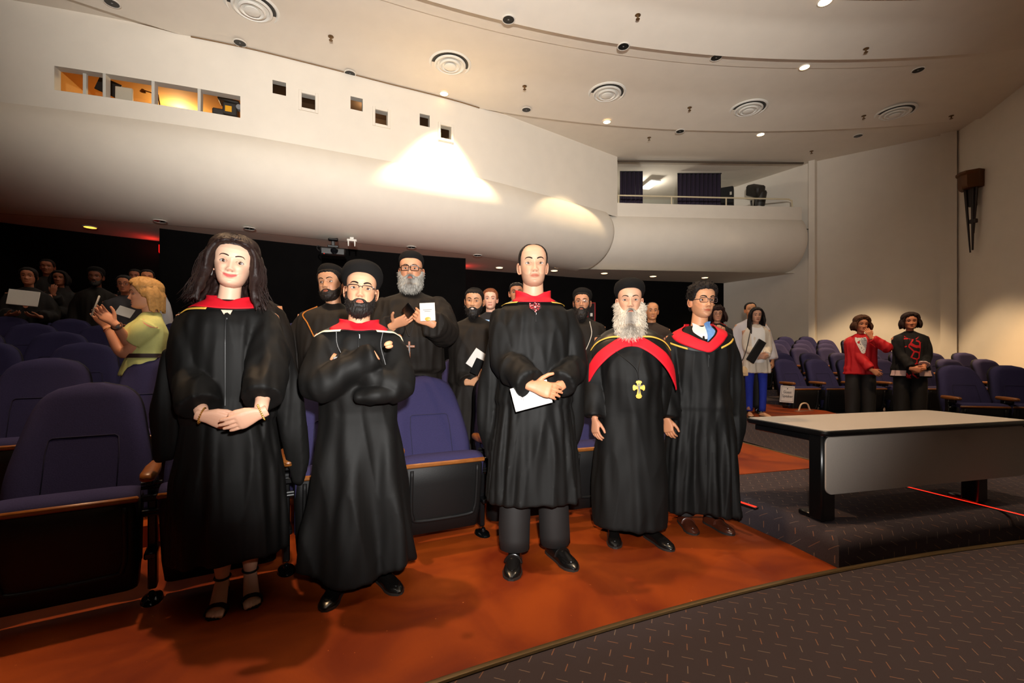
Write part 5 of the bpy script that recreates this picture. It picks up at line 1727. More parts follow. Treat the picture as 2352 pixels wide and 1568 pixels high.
    wo = wb.build('watch', mat('watch_band', (16, 16, 16), .5), root)
    MB().box(w - d * .006 + u * -.031, (.026, .010, .028), .004).build('watch_face', mat('silver'), wo)

    # ---- tall bald man with program
    ft = dict(skin=(208, 162, 132), hand=(196, 134, 98), hair_rgb=(24, 18, 15), stubble=.35, wide=.97, long=1.02, jaw=1.08, lips=1.0, iris=(78, 60, 40), brow=1.1,
              hair=dict(line='bald', th=.006, streak=.1), neck=.056)
    s = 1.034
    T3 = [(.88, .215, .150, 0), (.60, .235, .17, 0), (.335, .252, .18, 0)]
    I = person('tall balding man in black gown, red hood and patterned tie, holding a program', .125, 2.66, 0, 3, s, ft, hp=(0, -3, -1), hs=1.06,
               tab=tabx(MALE[1:], T3, 1.0, 1.1, .01), gown=dict(mat=gown_mat(), label='black graduation gown'), pleat=.014, npl=17, seed=11, shoulder=.188,
               arms=[dict(side=-1, w=lambda L: L(1222, 886, 2.37), f=(.90, -.25, -.22), n=(.12, .95, -.25), curl=(.35, .35, .25), spread=.03, thumb=(.75, -.05), len=.97, sl=(.076, .088, .078), hint=(-.5, .9, 0)),
                     dict(side=1, w=lambda L: L(1284, 888, 2.44), f=(-.78, -.25, -.42), n=(-.1, .95, .1), curl=(.2, .3, .2), spread=.06, thumb=(.3, .2), len=.95, sl=(.076, .088, .074), hint=(.5, .9, 0))],
               panels=[([(-.19, .04, 1.28), (-.245, .06, 1.0), (-.255, .07, .75), (-.245, .08, .58)], [.06, .075, .07, .03], .6),
                       ([(.19, .04, 1.28), (.235, .06, 1.0), (.245, .07, .78), (.235, .08, .62)], [.06, .075, .07, .03], .6)],
               legs=dict(trousers=mat('black_trousers', (24, 21, 20), .7), feet=((-.115, -.07, -8), (.13, .0, 22)), shoe='loafer', lr=(.10, .09, .085), size=1.0))
    root = I['root']
    up = sym([(0, 1.514), (25, 1.532), (60, 1.550), (100, 1.558), (180, 1.56)])
    lo = sym([(0, 1.478), (30, 1.480), (58, 1.488), (80, 1.508), (120, 1.50), (180, 1.46)])
    bl = sym([(0, 1.474), (30, 1.474), (55, 1.472), (75, 1.470), (95, 1.465), (140, 1.45), (180, 1.42)])
    tr = [(34, 1.482), (55, 1.480), (75, 1.478), (95, 1.472)]
    hood(I, up, lo, (lo, bl), [(tr, [(a, z - .008) for a, z in tr], gold_mat()), ([(-a, z) for a, z in tr], [(-a, z - .008) for a, z in tr], gold_mat())], off=.020)
    T = I['T']
    q = [T.pt(np.radians([a]), np.array([z]), .010)[0] for a, z in ((-10, 1.482), (10, 1.482), (7, 1.44), (0, 1.415), (-7, 1.44))]
    MB().add(np.array(q), [(0, 1, 2, 3, 4)]).build('necktie', tie_mat(), root)
    zipper(I, 1.415, 1.36, 0, .006)
    MB().tube(I['wr'][1] + np.array([-.095, -.012, -.055]) + np.array([[.008 * math.cos(t), -.003, .008 * math.sin(t)] for t in np.linspace(0, 6.28, 13)]), .0018, 6).build('ring', mat('silver'), root)

    # ---- long grey beard
    fb = dict(skin=(212, 162, 132), hand=(196, 136, 104), hair_rgb=(150, 142, 130), brow_rgb=(60, 50, 44), brow=1.0, wide=.98, long=1.0, nose=1.18, iris=(60, 50, 40), open=.85, gaze=(-.1, 0),
              beard=dict(th=.030, drop=.105, fwd=.02, flare=.30, rgb=(214, 202, 184), rgb2=(92, 84, 78), strands=2600, len=.030, sr=.0015), hat=dict(r=1.03, h=1.0, z=.056, tilt=10))
    s = .933
    T4 = [(.88, .215, .160, -.01), (.60, .235, .175, 0), (.30, .25, .185, 0), (.10, .25, .19, 0)]
    I = person('man with long grey beard, black cap, two red bands and large gold cross', .765, 2.96, 0, -9, s, fb, hp=(-2, 0, 0), hs=1.0,
               tab=tabx(MALE, T4, 1.04, 1.2, .03), gown=dict(mat=gown_mat(), label='black gown'), pleat=.008, npl=12, seed=15, shoulder=.19,
               arms=[dict(side=-1, w=lambda L: L(1366, 962, 2.90), f=(.05, -.25, -1), n=(.75, .6, 0), curl=(.35, .4, .3), len=.97, sl=(.072, .08, .075), hint=(-.5, .8, 0), hs=.95),
                     dict(side=1, w=lambda L: L(1506, 958, 2.95), f=(-.05, -.2, -1), n=(-.8, .5, 0), curl=(.45, .5, .3), len=.97, sl=(.072, .08, .075), hint=(.5, .8, 0), hs=.95)],
               legs=dict(trousers=mat('black_trousers'), feet=((-.105, -.02, 0), (.14, -.03, 28)), shoe='plain', lr=(.09, .08, .075)))
    root = I['root']
    TC = Torso([(1.47, .062, .064, .03), (1.44, .135, .085, .02), (1.41, .19, .10, .01), (1.36, .232, .12, 0), (1.28, .262, .15, -.005), (1.2, .275, .168, -.01), (1.05, .29, .18, -.01)], 2.2, 0, 1, 1, s)
    cu = sym([(0, 1.345), (40, 1.355), (90, 1.375), (180, 1.385)])
    cl = sym([(0, 1.262), (20, 1.252), (45, 1.19), (70, 1.08), (90, 1.03), (130, 1.04), (180, 1.06)])
    cape = drape(TC, cu, cl, .010, .008, 70, 8).build('cape', satin_mat(), root, angle=None, label='black satin hood lining over the shoulders')
    for sg in (-1, 1):
        up = [(0, 1.288), (sg * 14, 1.292), (sg * 32, 1.250), (sg * 52, 1.190), (sg * 70, 1.120), (sg * 82, 1.06)]
        lo = [(0, 1.232), (sg * 10, 1.222), (sg * 28, 1.170), (sg * 48, 1.090), (sg * 66, 1.005), (sg * 80, .955)]
        drape(TC, up, lo, .018, .007, 40, 6).build('hood', red_mat(), root, angle=None, label='red velvet band')
        tr = [(sg * 15, 1.300), (sg * 35, 1.297), (sg * 52, 1.280), (sg * 68, 1.250), (sg * 80, 1.215)]
        drape(TC, tr, [(a, z - .011) for a, z in tr], .017, .005, 30, 2).build('hood_trim', gold_mat(), root, angle=None)
    c = I['loc'](1467, 890, 2.745)
    nk = chain(I, [TC.pt(np.radians([-20]), np.array([1.20]), .02)[0], c + np.array([-.02, -.0, .12]), c + np.array([0, -.0, .055]), c + np.array([.0, 0, .12]), TC.pt(np.radians([12]), np.array([1.20]), .02)[0]], .0018, mat('cord', (20, 17, 15), .6))
    cross(nk, c + np.array([0, -.006, 0]), .108, mat('gold', (222, 170, 80), .25, metal=1), mat('silver'), True)

    # ---- man with spectacles looking aside
    fg = dict(skin=(206, 148, 110), hand=(190, 128, 92), hair_rgb=(24, 17, 14), stubble=.3, wide=.98, lips=1.1, nose=1.12, gaze=(.2, 0), brow=1.25,
              hair=dict(line='short', th=.013, streak=.1, curl=.4, curls=160, top=.9), glasses=dict(rgb=(66, 56, 58), hw=.026, hh=.0155, fr=.0020, sq=5))
    s = .946
    T5 = [(.88, .215, .155, 0), (.60, .235, .175, 0), (.30, .258, .19, 0), (.125, .265, .195, 0)]
    I = person('young man with dark hair and spectacles looking aside, in black gown and red V hood', 1.30, 3.15, 0, -10, s, fg, hp=(13, -1, 1), hs=1.0,
               tab=tabx(MALE[1:], T5, 1.02, 1.12, .0), gown=dict(mat=gown_mat(), label='black graduation gown'), pleat=.016, npl=15, seed=21, shoulder=.186, hem_wave=.02,
               arms=[dict(side=-1, w=lambda L: L(1532, 962, 3.08), f=(.1, -.3, -1), n=(.6, .75, 0), curl=(.45, .5, .3), len=.98, sl=(.074, .088, .085), hint=(-.5, .8, 0), hs=.95),
                     dict(side=1, w=lambda L: L(1672, 948, 3.2), f=(-.1, .0, -1), n=(-.9, .3, 0), curl=(.45, .5, .3), len=1.0, sl=(.074, .088, .085), hint=(.5, .8, 0))],
               panels=[([(.20, .04, 1.15), (.245, .06, .9), (.25, .07, .65), (.24, .07, .5)], [.06, .075, .07, .03], .6)],
               legs=dict(trousers=mat('grey_trousers', (52, 50, 50), .8), feet=((-.10, -.0, 8), (.085, .02, 26)), shoe='loafer', shoe_mat=mat('brown_leather', (66, 30, 18), .3), lr=(.085, .08, .075)))
    root = I['root']
    up = [(-150, 1.40), (-100, 1.395), (-78, 1.375), (-45, 1.340), (-22, 1.315), (-2, 1.275), (5, 1.262), (12, 1.285), (26, 1.33), (45, 1.365), (80, 1.39), (150, 1.40)]
    lo = [(-150, 1.34), (-100, 1.348), (-82, 1.335), (-52, 1.275), (-28, 1.240), (-5, 1.208), (5, 1.196), (14, 1.213), (30, 1.262), (48, 1.31), (78, 1.352), (150, 1.34)]
    bl = [(-150, 1.25), (-100, 1.26), (-82, 1.262), (-58, 1.245), (-30, 1.215), (-8, 1.200), (5, 1.193), (14, 1.205), (34, 1.23), (55, 1.262), (85, 1.288), (150, 1.25)]
    t1 = [(-104, 1.262), (-86, 1.270), (-72, 1.268), (-50, 1.250), (-26, 1.226)]
    t2 = [(26, 1.232), (50, 1.266), (68, 1.288), (92, 1.298)]
    hood(I, up, lo, (lo, bl), [(t1, [(a, z - .012) for a, z in t1], gold_mat()), (t2, [(a, z - .012) for a, z in t2], gold_mat())], off=.020)
    T = I['T']
    drape(T, [(-40, 1.40), (-15, 1.385), (0, 1.37), (12, 1.38), (30, 1.40)], [(-18, 1.335), (-8, 1.31), (2, 1.285), (8, 1.30), (16, 1.335)], .008, .005, 20, 3).build('tee_shirt', mat('white_shirt', (225, 222, 214), .8), root)
    drape(T, [(8, 1.392), (20, 1.405), (40, 1.408)], [(4, 1.268), (14, 1.305), (27, 1.348)], .013, .004, 20, 3).build('shirt_collar', mat('denim_shirt', (96, 140, 196), .8, noise_s=60), root)
    zipper(I, 1.18, 1.10, math.radians(5), .004)

def cross(parent, c, h, m, m2, ornate=False):
    mb = MB(); t = .004 if ornate else .007
    w = h * .66
    if ornate:
        def arm(d, L):
            d = np.array(d); n = np.array([d[2], 0, -d[0]])
            pr = [(0, .007), (.35, .0085), (.6, .012), (.78, .019), (.86, .014), (.93, .016), (1.0, .004)]
            a = [c + d * L * q + n * r for q, r in pr]; b = [c + d * L * q - n * r for q, r in pr]
            V = []
            for y in (-t, t):
                for p, q in zip(a, b):
                    V += [p + np.array([0, y, 0]), q + np.array([0, y, 0])]
            k = len(pr) * 2; f = []
            for i in range(len(pr) - 1):
                j = 2 * i
                f += [(j, j + 1, j + 3, j + 2), (k + j, k + j + 2, k + j + 3, k + j + 1), (j, j + 2, k + j + 2, k + j), (j + 1, k + j + 1, k + j + 3, j + 3)]
            f += [(0, k, k + 1, 1), (k - 2, k - 1, 2 * k - 1, 2 * k - 2)]
            mb.add(np.array(V), f)
        arm((0, 0, 1), h * .40); arm((0, 0, -1), h * .60); arm((1, 0, 0), w * .5); arm((-1, 0, 0), w * .5)
    else:
        mb.box(c + np.array([0, 0, -h * .08]), (h * .13, t * 2, h), .002).box(c + np.array([0, 0, h * .12]), (w, t * 2, h * .13), .002)
    o = mb.build('cross', m, parent, angle=30)
    f = MB()
    f.tube([c + np.array([0, -t - .002, h * .14]), c + np.array([.002, -t - .003, -h * .10]), c + np.array([0, -t - .002, -h * .33])], [.0045, .0055, .0028], 8, n=8)
    f.tube([c + np.array([-w * .3, -t - .001, h * .14]), c + np.array([0, -t - .002, h * .09]), c + np.array([w * .3, -t - .001, h * .14])], .0024, 6, n=8)
    f.ell(c + np.array([0, -t - .003, h * .2]), (.005, .005, .006), None, 8, 6)
    f.build('figure', m2, o)
    return o

def tie_mat():
    if 'patterned_tie' in MATS:
        return MATS['patterned_tie']
    m = mat('patterned_tie', (120, 14, 30), .4)
    nt = m.node_tree; b = nt.nodes['Principled BSDF']
    tc = nt.nodes.new('ShaderNodeTexCoord'); v = nt.nodes.new('ShaderNodeTexVoronoi'); v.inputs['Scale'].default_value = 90
    r = nt.nodes.new('ShaderNodeValToRGB')
    r.color_ramp.interpolation = 'CONSTANT'
    r.color_ramp.elements[0].color = lin((225, 215, 210)) + (1,)
    r.color_ramp.elements[1].position = .28; r.color_ramp.elements[1].color = lin((150, 16, 34)) + (1,)
    e = r.color_ramp.elements.new(.55); e.color = lin((30, 14, 20)) + (1,)
    nt.links.new(tc.outputs['Object'], v.inputs['Vector']); nt.links.new(v.outputs['Distance'], r.inputs['Fac']); nt.links.new(r.outputs['Color'], b.inputs['Base Color'])
    return m
# ---------------------------------------------------------------- people behind the graduates
def hair_locks(L=.10, out=.015, a0=60, n=26, r=.020, seed=1, one_side=0, flick=.0, zst=.04, fwd=.02, sweep=True, dy=0.0):
    rr = np.random.RandomState(seed); res = []
    for sd in (-1, 1):
        if one_side and sd != one_side and False: continue
        for k in range(n):
            a = math.radians(a0 + (180 - a0) * k / (n - 1)) * sd
            sa, ca = math.sin(a), math.cos(a); o = np.array([sa, -ca, 0])
            r0 = np.array([.088 * sa, -.094 * ca + .008, zst + .015 * rr.rand()])
            LL = L * (.9 + .2 * rr.rand())
            if one_side and sd != one_side and abs(a) < 2.2: LL *= .55
            f = -fwd * sstep(2.2, 1.1, abs(a))
            p = [r0, r0 + o * (.012 + out * .5) + np.array([0, 0, -LL * .3]), r0 + o * (.012 + out) + np.array([0, f * .5, -LL * .65]), r0 + o * (.008 + out + flick) + np.array([0, f, -LL])]
            res.append((np.array(p), [r * .8, r, r * .95, r * .45], .8))
    return res + (sweep_locks(.013, seed, .006, 11, -.02, dy=dy) if sweep else [])

def cassock():
    return mat('black_cassock', (27, 22, 18), .72, spec=.3, noise_s=10, noise_a=.2)

def pattern_mat(name, a, b, scale, thr, kind='voronoi'):
    if name in MATS: return MATS[name]
    m = mat(name, a, .8); nt = m.node_tree; N = nt.nodes.new; L = nt.links.new
    tc = N('ShaderNodeTexCoord'); t = N('ShaderNodeTexVoronoi' if kind == 'voronoi' else 'ShaderNodeTexNoise')
    if kind == 'voronoi': t.feature = 'DISTANCE_TO_EDGE'
    t.inputs['Scale'].default_value = scale
    r = N('ShaderNodeValToRGB'); r.color_ramp.interpolation = 'CONSTANT'
    r.color_ramp.elements[0].color = lin(a) + (1,); r.color_ramp.elements[1].position = thr; r.color_ramp.elements[1].color = lin(b) + (1,)
    L(tc.outputs['Object'], t.inputs['Vector']); L(t.outputs['Distance' if kind == 'voronoi' else 'Fac'], r.inputs['Fac']); L(r.outputs['Color'], nt.nodes['Principled BSDF'].inputs['Base Color'])
    return m

JACK = [(.80, .20, .135, 0), (.72, .205, .14, 0)]
ROBE = [(.88, .21, .15, 0), (.5, .24, .18, 0), (.12, .27, .20, 0)]
TROU = lambda: mat('black_trousers', (24, 21, 20), .7)

def slab(name, label, cat, c, size, rot, m, parts=(), group=None):
    root = empty(name, tuple(c), 0, label, cat, group); root.rotation_euler = rot
    MB().box((0, 0, 0), size, min(size) * .3).build(parts[0] if parts else 'sheet', m, root)
    return root

def arms_down(dx=.255, z=.80, y=-.03, curl=(.4, .45, .3), f=(0, -.15, -1)):
    return [dict(side=-1, w=(-dx, y, z), f=f, n=(.8, .5, 0), curl=curl, len=.97, hint=(-.4, .9, 0)), dict(side=1, w=(dx, y, z), f=f, n=(-.8, .5, 0), curl=curl, len=.97, hint=(.4, .9, 0))]
def arms_front(z=1.0, y=-.26, dx=.05):
    return [dict(side=-1, w=(-dx - .04, y, z), f=(.85, -.1, -.35), n=(0, 1, .2), len=.97), dict(side=1, w=(dx + .04, y - .02, z), f=(-.85, -.1, -.35), n=(0, 1, .2), len=.97)]

def build_back_people():
    NECK[0] = .116
    dk = (24, 17, 14)
    gold = mat('gold', (222, 170, 80), .25, metal=1); silver = mat('silver', (200, 198, 190), .2, metal=1); paper = mat('paper_white', (226, 222, 216), .7)
    # second row clergy
    person('black-capped man mostly hidden behind the long-haired woman', -1.80, 3.06, .13, 20, 1.0, dict(skin=(200, 140, 100), beard=dict(th=.02, drop=.06, flare=.2, rgb=(110, 78, 56)), hat=dict(), hair=dict(line='low', th=.01)),
           tab=tabx(MALE, ROBE, 1.05, 1.1, .02), gown=dict(mat=cassock(), name='cassock'), arms=arms_down(), fine=False, seed=31)
    I = person('dark-bearded man in black cap and cassock with orange bead necklace, glancing aside', -1.31, 3.34, .13, 12, .968, dict(skin=(204, 148, 112), wide=1.08, fat=.1, lips=1.25, gaze=(-.9, .2), beard=dict(th=.011, drop=.008, rgb=(36, 26, 20), strands=200, len=.008, sr=.001), hat=dict(tilt=18, z=.05), hair=dict(line='low', th=.008)),
               hp=(-16, -6, -3), shoulder=.205, tab=tabx(MALE, ROBE, 1.22, 1.3, .04), gown=dict(mat=cassock(), name='cassock'), arms=arms_down(.32, .80), seed=33, fine=True, hs=1.0)
    T = I['T']
    for sg in (-1, 1):
        chain(I, [T.pt(np.radians([sg * a]), np.array([z]), .012)[0] for a, z in ((75, 1.40), (48, 1.34), (32, 1.27), (20, 1.18))], .0048, mat('orange_beads', (206, 120, 40), .3), beads=.010)
    I = person('tall man with grey beard and dark-framed glasses in black cassock, holding a phone', -.80, 3.62, .13, 9, 1.06, dict(skin=(204, 146, 112), hand=(214, 150, 112), hair_rgb=(120, 112, 104), brow_rgb=(60, 50, 44), wide=1.08, fat=.08, gaze=(0, .1),
               beard=dict(th=.026, drop=.045, flare=.18, rgb=(168, 164, 156), rgb2=(70, 64, 60), strands=1100, len=.018, sr=.0014, top=.006), hat=dict(tilt=8, z=.048, r=.97, h=1.1), glasses=dict(rgb=(34, 18, 14), hw=.0285, hh=.019, fr=.003, sq=5)),
               hp=(-2, -4, 0), tab=tabx(MALE, ROBE, 1.25, 1.35, .05), gown=dict(mat=cassock(), name='cassock'), seed=35, fine=True, hs=1.06, shoulder=.21,
               arms=[dict(side=-1, w=lambda L: L(903, 748, 3.24), f=(.80, -.25, .38), n=(.2, .6, .75), curl=(.15, .2, .15), spread=.05, thumb=(1.0, -.2), len=.96, sl=(.085, .10, .085)),
                     dict(side=1, w=lambda L: L(990, 742, 3.20), f=(-.85, -.15, .45), n=(-.1, .9, .3), curl=(.5, .45, .3), spread=.04, thumb=(.5, .2), len=.95, sl=(.085, .10, .085))])
    c = I['loc'](940, 800, 3.30)
    nk = chain(I, [c + np.array([-.04, .02, .22]), c + np.array([0, 0, .09]), c + np.array([.04, .02, .22])], .002, mat('cord', (20, 17, 15), .6))
    cross(nk, c, .12, mat('cross_wood', (150, 86, 48), .45), silver)
    p = P(938, 713, 3.10)
    slab('mobile_phone', 'black phone held between the hands of the tall grey-bearded man', 'phone', p, (.075, .010, .14), (1.15, .9, .2), mat('phone_black', (12, 12, 13), .2), ('phone_case',))
    pr = slab('program_booklet', 'white program tucked beside the hands of the tall grey-bearded man', 'booklet', P(982, 716, 3.16), (.105, .004, .125), (.0, -.05, .05), paper)
    MB().box((0, -.003, .015), (.06, .002, .003), .0005).box((0, -.003, .004), (.04, .002, .003), .0005).build('print', mat('print_grey', (150, 140, 136), .7), pr)
    MB().ell((.0, -.003, -.05), (.02, .002, .014)).build('emblem', mat('gold_trim', (226, 178, 72), .35, spec=.6), pr)
    I = person('smiling bearded man in close black cap holding phone and program', -0.32, 3.86, 0.13, 2, 0.932, dict(skin=(206, 150, 112), smile=1.8, lipc=(236, 214, 200), wide=1.05, fat=.08, open=.75, beard=dict(th=.014, drop=.03, rgb=(24, 18, 15), strands=300, len=.014, sr=.0012), hair=dict(line='low', th=.006),
               hat=dict(tilt=10, z=.036, prof=[(.076, -.01), (.080, 0), (.083, .02), (.082, .045), (.072, .066), (.05, .08), (0, .086)])),
               hp=(-6, 4, 3), tab=tabx(MALE, ROBE, 1.15, 1.2, .04), gown=dict(mat=cassock(), name='cassock'), seed=37, fine=True,
               arms=[dict(side=-1, w=lambda L: L(1075, 878, 3.70), f=(.8, -.25, .1), n=(.1, .9, -.1), curl=(.7, .6, .4), len=.96), dict(side=1, w=lambda L: L(1120, 860, 3.70), f=(-.8, -.2, .15), n=(0, .9, 0), curl=(.7, .6, .4), len=.96)])
    cross(I['root'], I['loc'](1070, 780, 3.80), .045, gold, silver, True)
    slab('mobile_phone', 'black phone in the hands of the smiling bearded man', 'phone', P(1096, 842, 3.58), (.07, .010, .13), (.1, .45, 0), mat('phone_black'), ('phone_case',))
    slab('program_booklet', 'white program in the hands of the smiling bearded man', 'booklet', P(1096, 826, 3.63), (.12, .004, .15), (0, .6, .1), paper)
    I = person('red-haired man in dark suit and blue shirt far behind', -0.235, 4.97, 0.26, 0, 0.945, dict(skin=(222, 168, 142), hair_rgb=(120, 66, 36), hair=dict(line='short', th=.014), long=1.02), tab=tabx(MALE, JACK, 1, 1),
               gown=dict(mat=mat('dark_suit', (26, 24, 28), .8), name='jacket'), arms=arms_down(), legs=dict(trousers=TROU()), fine=False, seed=41)
    drape(I['T'], [(-25, 1.31), (0, 1.30), (25, 1.31)], [(-8, 1.08), (0, 1.07), (8, 1.08)], .010, .004, 12, 4).build('shirt', mat('pale_blue_shirt', (150, 186, 226), .8), I['root'])
    I = person('figure in a patterned knitted cap behind the tall balding man', 0.05, 4.95, 0.26, 0, 0.985, dict(skin=(190, 130, 96), hair=dict(line='low', th=.006), hat=dict(tilt=6, z=.03, mat=pattern_mat('knit_pattern', (20, 18, 18), (214, 196, 170), 60, .2), label='patterned knitted cap', prof=[(.078, -.01), (.082, 0), (.086, .02), (.084, .05), (.072, .07), (.05, .082), (0, .088)])),
               tab=tabx(MALE, ROBE), gown=dict(mat=cassock(), name='cassock'), arms=arms_down(), fine=False, seed=43)
    I = person('black-capped man in glasses and silver cord necklace, left of the long grey beard', 0.655, 4.25, 0.13, -4, 0.951, dict(skin=(196, 138, 104), hand=(214, 150, 110), beard=dict(th=.016, drop=.055, rgb=(26, 20, 18), strands=500, len=.02, sr=.0013), hat=dict(tilt=14, z=.05), hair=dict(line='low', th=.008), glasses=dict(rgb=(140, 130, 120), hw=.024, hh=.013, fr=.0012, sq=3, metal=.8)),
               hp=(-8, -2, 2), tab=tabx(MALE, ROBE, 1.1, 1.15, .02), gown=dict(mat=cassock(), name='cassock'), arms=arms_front(.98), fine=True, seed=45)
    T = I['T']
    c = T.pt(np.radians([-6]), np.array([1.04]), .03)[0]
    nk = chain(I, [T.pt(np.radians([-50]), np.array([1.36]), .012)[0], T.pt(np.radians([-28]), np.array([1.20]), .02)[0], c, T.pt(np.radians([14]), np.array([1.22]), .02)[0], T.pt(np.radians([22]), np.array([1.36]), .012)[0]], .0035, mat('white_cord', (206, 200, 190), .5))
    cross(nk, c + np.array([0, -.005, -.02]), .05, silver, silver)
    person('man in brown jacket partly hidden behind the long grey beard', 1.72, 5.6, 0.18, -8, 0.953, dict(skin=(206, 140, 96), hair_rgb=(60, 48, 40), hair=dict(line='bald', th=.006)), tab=tabx(MALE, JACK, 1.05, 1.05), gown=dict(mat=mat('brown_jacket', (54, 40, 32), .85), name='jacket'), arms=arms_down(), legs=dict(trousers=TROU()), fine=False, seed=47)
    # by the aisle
    fc = dict(skin=(206, 146, 112), female=True, hair_rgb=(40, 20, 16), hair=dict(line='fringe', th=.03, curl=.5, curls=260), locks=hair_locks(.16, .035, 55, 16, .026, 4), glasses=dict(rgb=(90, 70, 60), fr=.0014))
    I = person('curly dark-haired woman in black blazer with hand raised to her chin', 3.0, 6.65, 0.286, -18, 0.925, fc, tab=tabx(MALE, JACK, .95, 1.05), gown=dict(mat=mat('black_blazer', (20, 17, 17), .8), name='blazer'), fine=False, seed=51,
               arms=[dict(side=-1, w=(-.03, -.26, 1.22), f=(.25, -.1, 1), n=(.2, .6, 0), curl=(.8, .7, .4), len=.96), dict(side=1, w=(.05, -.24, 1.19), f=(-.2, -.1, 1), n=(-.3, .6, 0), curl=(.6, .6, .4), len=.94)], legs=dict(trousers=TROU()))
    drape(I['T'], [(-22, 1.33), (0, 1.31), (22, 1.33)], [(-14, 1.02), (0, 1.0), (14, 1.02)], .008, .004, 12, 4).build('blouse', mat('mauve_blouse', (150, 104, 120), .8), I['root'])
    person('balding man standing behind the curly-haired woman', 3.25, 7.4, 0.286, -14, 1.0, dict(skin=(214, 146, 96), hair=dict(line='bald', th=.005)), tab=tabx(MALE, JACK), gown=dict(mat=mat('red_knit', (140, 20, 24), .85), name='sweater'), arms=arms_down(), legs=dict(trousers=TROU()), fine=False, seed=53)
    person('smiling man in white dress shirt behind the woman in blue trousers', 3.78, 7.2, 0.286, -16, 1.0, dict(skin=(214, 150, 104), smile=1.4, hair=dict(line='short', th=.008, dz=.012), hair_rgb=dk), hp=(0, 0, -5), tab=tabx(MALE, JACK, 1.05, 1.1), gown=dict(mat=mat('white_dress_shirt', (214, 206, 206), .8), name='shirt'), arms=arms_down(.30, .82), legs=dict(trousers=TROU()), fine=False, seed=55, rough=.006)
    fg = dict(skin=(204, 150, 120), female=True, hair_rgb=(20, 13, 12), hair=dict(line='woman', th=.022, streak=.1), locks=hair_locks(.36, .012, 62, 18, .022, 6, one_side=-1, fwd=.05))
    I = person('young woman in white cardigan and bright blue trousers with long dark hair', 3.62, 6.75, 0.286, -14, 0.92, fg, tab=tabx(MALE, [(.86, .185, .125, 0), (.78, .195, .13, 0), (.70, .20, .135, 0)], .88, 1.0), gown=dict(mat=mat('white_cardigan', (222, 206, 186), .9, noise_s=120, noise_a=.12, bump=.2), name='cardigan'), fine=True, seed=57, shoulder=.158,
               sleeve=(.062, .062, .055), arms=[dict(side=-1, w=(-.035, -.235, .90), f=(.9, -.1, -.25), n=(0, 1, .1), len=.97), dict(side=1, w=(.075, -.22, .90), f=(-.9, -.15, -.25), n=(0, 1, .1), len=.97)],
               legs=dict(trousers=mat('royal_blue_denim', (26, 44, 150), .8, noise_s=30, noise_a=.2), feet=((-.085, 0, -6), (.085, -.02, 22)), shoe='plain', shoe_mat=mat('tan_shoe', (206, 150, 110), .5), lr=(.088, .06, .048), size=.86))
    drape(I['T'], [(-30, 1.325), (0, 1.30), (30, 1.325)], [(-26, .80), (0, .79), (26, .80)], .010, .004, 14, 8).build('blouse', mat('white_blouse', (232, 226, 220), .8), I['root'])
    lc = I['loc']
    fo = empty('folder', tuple(P(1737, 806, 6.42)), 0, 'black folder tucked under the arm of the woman in blue trousers', 'folder'); fo.rotation_euler = (0, .55, 0)
    MB().box((0, 0, 0), (.12, .03, .34), .006).build('cover', mat('board_black', (14, 10, 9), .6), fo); MB().box((0.004, 0, 0), (.118, .02, .33), .003).build('pages', paper, fo)
    pz = P(1703, 851, 6.52)
    bg = empty('shoulder_bag', tuple(pz), math.radians(-10), 'small beige shoulder bag of the woman in blue trousers', 'bag')
    tan = mat('beige_leather', (206, 172, 128), .5)
    bb = MB(); bb.loft([np.array([[-w, -d, z], [w, -d, z], [w, d, z], [-w, d, z]]) for z, w, d in ((-.075, .065, .03), (-.065, .078, .04), (.02, .072, .035), (.05, .055, .025), (.06, .05, .012))], True, True); bb.build('pouch', tan, bg, angle=30)
    fl = MB(); fl.loft([np.array([[-w, -y - .004, z], [w, -y - .004, z], [w, -y + .004, z], [-w, -y + .004, z]]) for z, w, y in ((.055, .05, .02), (.02, .070, .038), (-.035, .055, .043))], True, True); fl.build('flap', tan, bg, angle=30)
    MB().ell((0, -.05, -.03), (.008, .005, .008)).build('clasp', gold, bg)
    a = P(1723, 770, 6.60); MB().tube([np.array([-.05, 0, .05]), np.array(a - pz) * .5 + np.array([-.02, -.01, 0]), np.array(a - pz) + np.array([.02, .05, .20])], .006, 6, n=10).build('strap', mat('strap_dark', (40, 28, 22), .5), bg)
    # two women in front of the right block
    fr = dict(skin=(196, 128, 92), female=True, gaze=(.3, .2), hair_rgb=(66, 38, 20), hair=dict(line='woman', th=.034, top=.3, streak=.15), locks=hair_locks(.115, .028, 58, 18, .026, 8))
    I = person('woman in red blazer with a hand over her mouth', 5.32, 6.95, .09, -28, .965, fr, hp=(12, 0, 2), tab=tabx(MALE, [(.92, .215, .15, 0), (.84, .225, .155, 0)], 1.02, 1.15), gown=dict(mat=mat('red_blazer', (186, 10, 22), .7), name='blazer'), fine=True, seed=61,
               sleeve=(.068, .07, .062), arms=[dict(side=-1, w=(.10, -.22, .875), f=(.75, -.1, -.55), n=(0, 1, .1), curl=(.35, .4, .3), len=.95), dict(side=1, w=(.085, -.235, 1.36), f=(-.35, .1, .95), n=(-.2, 1, .1), curl=(.25, .3, .2), len=.94, hint=(.9, -.2, -.8))],
               legs=dict(trousers=TROU(), lr=(.11, .10, .09)))
    drape(I['T'], [(-26, 1.37), (-8, 1.36), (16, 1.37)], [(-2, 1.13), (3, 1.12), (8, 1.14)], .010, .004, 14, 5).build('blouse', pattern_mat('spotted_blouse', (222, 214, 206), (60, 56, 60), 70, .62, 'noise'), I['root'])
    for z in (1.10, 1.03, .96): MB().ell(I['T'].pt(np.radians([8]), np.array([z * .965]), .012)[0], (.012, .006, .012)).build('button', gold, I['root'])
